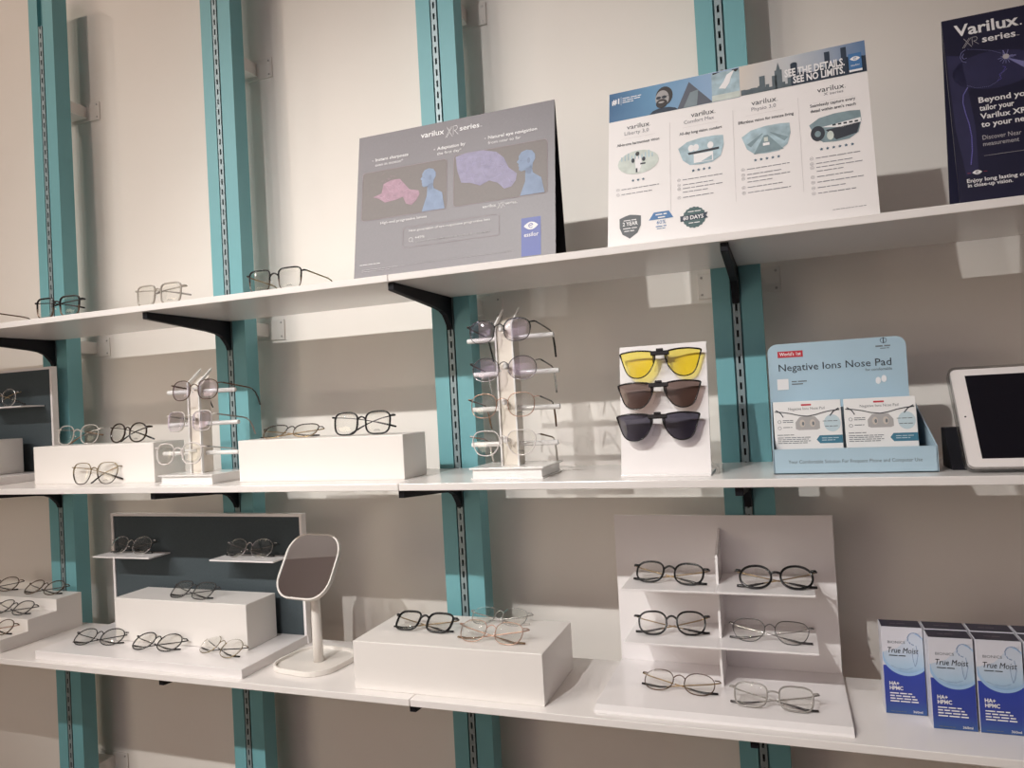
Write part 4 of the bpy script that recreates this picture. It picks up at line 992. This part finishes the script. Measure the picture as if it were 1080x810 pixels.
for i, (x, dz, lab) in enumerate(((1.9325, 0.0, 'white nose pad pack standing in the pale blue tray, on the teal post side'), (2.0405, 0.0, 'white nose pad pack standing in the pale blue tray, on the tablet side'))):
    if pk is None:
        pk = thing('nose_pad_pack', lab, 'package', group='nose pad packs in the tray')
        f = lambda u, v, n: (u, v * sin(0.12) - n * cos(0.12), v * cos(0.12) + n * sin(0.12))
        MB(f).box(0, 0.1035, 0.0015, 0.1150, -0.010, 0).build('pack', M_PACK, pk, bevel=0.0006)
        p = Print(f)
        p.shape(rounded(0.0432, 0.0590, 0.1070, 0.1098, 0.0013), 2, 1)
        p.text('Negative Ions Nose Pad', 0.0235, 0.1003, 0.0789, 3, 1, h=0.0045)
        arc = [(0.0017, 0.0985), (0.0130, 0.0975), (0.0260, 0.0950), (0.0380, 0.0915), (0.0519, 0.0895), (0.0640, 0.0915), (0.0760, 0.0950), (0.0890, 0.0975), (0.1010, 0.0985)]
        p.line(arc, 0.0013, 1, 3); p.line([(0.0040, 0.1010), (0.0110, 0.0960), (0.0150, 0.0890)], 0.0016, 1, 3); p.line([(0.1000, 0.1010), (0.0920, 0.0965), (0.0860, 0.0890)], 0.0016, 1, 3)
        p.shape([(0.0335, 0.0690), (0.0335, 0.0800), (0.0400, 0.0885), (0.0520, 0.0905), (0.0640, 0.0885), (0.0704, 0.0800), (0.0704, 0.0690), (0.0660, 0.0672), (0.0380, 0.0672)], 4, 1)
        for a in (0.0440, 0.0595): p.disc(a, 0.0780, 0.0042, 0.0062, 7, 2); p.disc(a + 0.001, 0.0775, 0.0018, 0.0032, 3, 3)
        p.disc(0.0890, 0.0770, 0.0125, 0.0140, 5, 1)
        p.shape([(0.0640, 0.0510), (0.0690, 0.0575), (0.1032, 0.0575), (0.1032, 0.0445), (0.0690, 0.0445)], 6, 1)
        for q, (u0, u1, v) in enumerate(((0.014, 0.030, 0.0830), (0.014, 0.030, 0.0800), (0.014, 0.028, 0.0715), (0.075, 0.098, 0.0800), (0.078, 0.098, 0.0715), (0.0044, 0.030, 0.0590), (0.0044, 0.055, 0.0545), (0.0044, 0.052, 0.0515), (0.0044, 0.055, 0.0485), (0.0044, 0.050, 0.0455), (0.072, 0.098, 0.0525), (0.072, 0.092, 0.0490))):
            p.words(u0, u1, v, 0.0020, 3 if q < 10 else 5, 2, q)
        for v in (0.0815, 0.0712): p.line([(0.0085 + 0.0026 * cos(a * PI / 5), v + 0.0026 * sin(a * PI / 5)) for a in range(10)], 0.0006, 3, 2, True)
        p.build('pack_print', [W_INK, I_TXT, I_RED2, I_GREY, I_WIN, I_LB, I_ARW, I_SKN], pk)
        o = pk
    else:
        o = copy_tree(pk)
    o.location = (x, -0.2420, ZM + 0.0028); o['label'] = lab

# ---------------------------------------------------------------- tablet on its stand
M_TABW = mat('tablet_white', (0.78, 0.74, 0.73), 0.25)
M_SCREEN = mat('tablet_glass', (0.006, 0.006, 0.010), 0.06, spec=0.5)
M_CASE = clear('clear_case', (0.80, 0.80, 0.80), rough=0.12)
LT = 0.555
t = thing('tablet', 'white tablet with dark screen in a clear case, leaning back on the middle shelf', 'tablet', (2.1945, -0.285, ZM))
f = lambda u, v, n: (u, v * sin(LT) - n * cos(LT), v * cos(LT) + n * sin(LT))
bd = MB(f); bd.prism(rounded(0.004, 0.244, 0.0060, 0.1775, 0.010), 0.0000, 0.0065, 'z')
bd.build('body', M_TABW, t, bevel=0.0008)
MB(f).box(0.0240, 0.2240, 0.0205, 0.1650, 0.0062, 0.0069).build('screen', M_SCREEN, t)
cs = MB(f)
out, inn = rounded(0.0005, 0.2475, 0.0030, 0.1805, 0.012), rounded(0.0042, 0.2438, 0.0062, 0.1773, 0.0095)
n = len(out)
cs.add([(a, b, z) for z in (-0.0035, 0.0085) for a, b in out] + [(a, b, z) for z in (-0.0035, 0.0085) for a, b in inn],
       [(i, (i + 1) % n, n + (i + 1) % n, n + i) for i in range(n)] + [(3 * n + i, 3 * n + (i + 1) % n, 2 * n + (i + 1) % n, 2 * n + i) for i in range(n)] + [(n + i, n + (i + 1) % n, 3 * n + (i + 1) % n, 3 * n + i) for i in range(n)])
cs.prism(out, -0.0035, -0.0012, 'z')
cs.build('clear_case', M_CASE, t)
MB(f).tube([(0.0135, 0.092, 0.0064), (0.0135, 0.092, 0.0068)], 0.0013, sides=10).build('camera_dot', FM['black'], t)
t = thing('tablet_stand', 'black stand propping the white tablet from behind', 'stand', (2.1860, -0.235, ZM))
MB().prism([(-0.0060, 0.0005), (0.060, 0.0005), (0.060, 0.063), (0.0360, 0.063)], 0.0, 0.19, 'x').build('wedge', M_BLACK, t, bevel=0.001)

# ---------------------------------------------------------------- mirror on a stem
M_MIRW = mat('mirror_plastic', (0.82, 0.78, 0.735), 0.35)
t = thing('table_mirror', 'white table mirror with rounded square glass on a stem and tray foot', 'mirror', (0.968, -0.186, ZB), -0.12)
fo, fi = rounded(-0.078, 0.078, -0.076, 0.076, 0.050, 8), rounded(-0.073, 0.073, -0.071, 0.071, 0.046, 8)
n = len(fo)
ft = MB()
rings = [(fo, 0.0005), (fo, 0.0115), (fi, 0.0115), (fi, 0.0050)]
pts = [(a, b, z) for ring, z in rings for a, b in ring]
ft.add(pts, [(k * n + i, k * n + (i + 1) % n, (k + 1) * n + (i + 1) % n, (k + 1) * n + i) for k in range(3) for i in range(n)] + [tuple(3 * n + i for i in range(n)), tuple(reversed(range(n)))])
ft.build('tray_foot', M_MIRW, t, bevel=0.0012)
MB().tube([(0.008, 0.0, 0.0052), (0.0065, 0.0, 0.060), (0.004, 0.002, 0.160), (0.002, 0.012, 0.200)], [0.0112, 0.0104, 0.0100, 0.0098], sides=20).build('stem', M_MIRW, t, smooth=True)
LM = 0.54
CM = (0.004, -0.012, 0.2115)
fm = lambda u, v, q: (CM[0] + u, CM[1] + v * sin(LM) - q * cos(LM), CM[2] + v * cos(LM) + q * sin(LM))
ho, hi = rounded(-0.0740, 0.0740, -0.0720, 0.0720, 0.047, 8), rounded(-0.0705, 0.0705, -0.0685, 0.0685, 0.044, 8)
hb = rounded(-0.0640, 0.0640, -0.0620, 0.0620, 0.040, 8)
hd = MB(fm)
rings = [(hi, 0.0030), (hi, 0.0050), (ho, 0.0050), (ho, -0.0040), (hb, -0.0110)]
pts = [(a, b, z) for ring, z in rings for a, b in ring]
hd.add(pts, [(k * n + i, k * n + (i + 1) % n, (k + 1) * n + (i + 1) % n, (k + 1) * n + i) for k in range(4) for i in range(n)] + [tuple(4 * n + i for i in range(n)), tuple(reversed(range(n)))])
h = hd.build('mirror_shell', M_MIRW, t, bevel=0.0008)
MB(fm).prism(hi, 0.0030, 0.0036, 'z').build('mirror_glass', M_MIRROR, h)

# ---------------------------------------------------------------- lens solution cartons
M_CTN = mat('carton_side', (0.62, 0.62, 0.68), 0.45, noise=0.12, nscale=30)
I_TOP = mat('carton_navy_top', (0.018, 0.019, 0.045), 0.4)
I_FW = mat('carton_white', (0.66, 0.66, 0.72), 0.4)
I_FB = ramp_mat('carton_blue', 2, [(0.0, (0.040, 0.10, 0.28)), (0.30, (0.030, 0.050, 0.27)), (1.0, (0.035, 0.060, 0.36))], lo=0.0, hi=0.08, noise=0.12, nscale=40)
I_BUB = ramp_mat('carton_bubble', 2, [(0.0, (0.20, 0.36, 0.58)), (0.35, (0.40, 0.55, 0.70)), (1.0, (0.56, 0.62, 0.72))], lo=0.062, hi=0.11, noise=0.35, nscale=70)
I_RIM = mat('carton_bubble_rim', (0.33, 0.50, 0.72), 0.4)
I_SPL = mat('carton_splash', (0.27, 0.36, 0.52), 0.4, noise=0.4, nscale=120)
CW, CD, CH = 0.0610, 0.0385, 0.1415
def make_carton():
    t = thing('solution_carton', '', 'carton')
    cb = MB().box(0, CW, 0, CD, 0.0004, CH)
    cb.build('carton', M_CTN, t, bevel=0.0005)
    p = Print(lambda u, v, n: (u, -n, v), 0.0002)
    p.rect(0.0006, CW - 0.0006, 0.0008, CH - 0.0006, 2, 1)
    def circ(r, du=0.0, dv=0.0):
        P = []
        for i in range(48):
            a = 2 * PI * i / 48
            P.append((min(max(0.0350 + du + r * cos(a), 0.0006), CW - 0.0006), 0.0995 + dv + r * sin(a)))
        return P
    p.rect(0.0006, CW - 0.0006, 0.0008, 0.0790, 3, 2)
    p.shape(circ(0.0365), 5, 3); p.shape(circ(0.0332, 0, 0.0015), 4, 4)
    p.shape([(0.0006, 0.1000), (0.0006, 0.1405), (CW - 0.0006, 0.1405), (CW - 0.0006, 0.1340), (0.0420, 0.1310), (0.0330, 0.1180), (0.0230, 0.1080)], 2, 5)
    for q in range(8):
        a = 0.3 + q * 0.55
        p.line([(0.0478 + 0.0098 * cos(a) * (1 - 0.02 * q), 0.1235 + 0.0100 * sin(a)), (0.0478 + 0.0098 * cos(a + 0.5), 0.1235 + 0.0100 * sin(a + 0.5))], 0.0016, 6, 6)
    p.line([(0.0500, 0.1130), (0.0520, 0.0980), (0.0495, 0.0850), (0.0470, 0.0790)], 0.0011, 6, 6); p.line([(0.0440, 0.1000), (0.0450, 0.0880), (0.0470, 0.0790)], 0.0009, 6, 6)
    p.line([(0.0120, 0.0790), (0.0220, 0.0745), (0.0350, 0.0735), (0.0440, 0.0770)], 0.0007, 6, 6)
    p.text('BIONICS', 0.0090, 0.1150, 0.0343, 7, 7, h=0.0042)
    p.text('True Moist', 0.0086, 0.0998, 0.0530, 1, 7, h=0.0092, shear=0.25)
    p.words(0.0098, 0.0342, 0.0948, 0.0024, 1, 7, 2)
    p.text('HA+', 0.0080, 0.0474, 0.0222, 0, 7, h=0.0060, bold=0.03); p.text('HPMC', 0.0080, 0.0398, 0.0276, 0, 7, h=0.0060, bold=0.03)
    for q in range(4): p.words(0.0079, (0.0401, 0.0440, 0.0470, 0.0487)[q], 0.0335 - 0.0043 * q, 0.0033, 0, 7, 30 + q)
    p.words(0.0080, 0.0300, 0.0045, 0.0015, 7, 7, 40); p.text('360ml', 0.0402, 0.0042, 0.0536, 0, 7, h=0.0038, bold=0.01)
    p.build('front_print', [W_INK, I_TXT, I_FW, I_FB, I_BUB, I_RIM, I_SPL, I_GREY], t)
    q = Print(lambda u, v, n: (u, v, CH + n), 0.0002)
    q.rect(0.0012, CW - 0.0012, 0.0006, CD - 0.0012, 0, 1); q.words(0.016, 0.040, CD * 0.45, 0.0030, 1, 2, 3)
    q.build('top_print', [I_TOP, I_BOX], t)
    return t
ct = make_carton()
spots = [(2.0768, -0.1920, 'blue and white carton in the back row, its whole front showing beside the rack'),
         (2.1402, -0.1920, 'lens solution carton in the back row, second from the white rack'),
         (2.2036, -0.1920, 'lens solution carton in the back row, third from the white rack'),
         (2.2670, -0.1920, 'lens solution carton in the back row, fourth from the white rack'),
         (2.1380, -0.2350, 'blue and white lens solution carton first in the front row, nearest the white rack'),
         (2.2016, -0.2350, 'blue and white lens solution carton second in the front row'),
         (2.2652, -0.2350, 'lens solution carton in the front row cut off by the picture edge')]
for i, (x, y, lab) in enumerate(spots):
    o = ct if i == 0 else copy_tree(ct)
    o.location = (x, y, ZB); o['label'] = lab; o['group'] = 'lens solution cartons'

# ---------------------------------------------------------------- ceiling track with spotlights (seen in the mirror)
tag(MB().box(-2.2, 1.5, LAMP_Y - 0.018, LAMP_Y + 0.018, CEIL - 0.03, CEIL - 0.0002).build('light_track', M_BLACK), 'black ceiling track carrying the spotlights', 'light track')
sp = None
for lx, watt, ax in LAMPS:
    if sp is None:
        sp = thing('track_spotlight', 'black spotlight hanging from the ceiling track', 'spotlight', group='spotlights on the ceiling track')
        MB().tube([(0, 0, CEIL - 0.0305 - LAMP_Z), (0, 0, 0.065)], 0.010, sides=12).build('stem', M_BLACK, sp, smooth=True)
        d = Vector((0, 2.62, -1.91)).normalized()
        path = [(-d * k) for k in (0.012, 0.03, 0.11, 0.125)]
        MB().tube(path, [0.052, 0.050, 0.046, 0.030], sides=24).build('lamp_housing', M_BLACK, sp, smooth=False)
        o = sp
    else:
        o = copy_tree(sp)
    o.location = (lx, LAMP_Y, LAMP_Z)
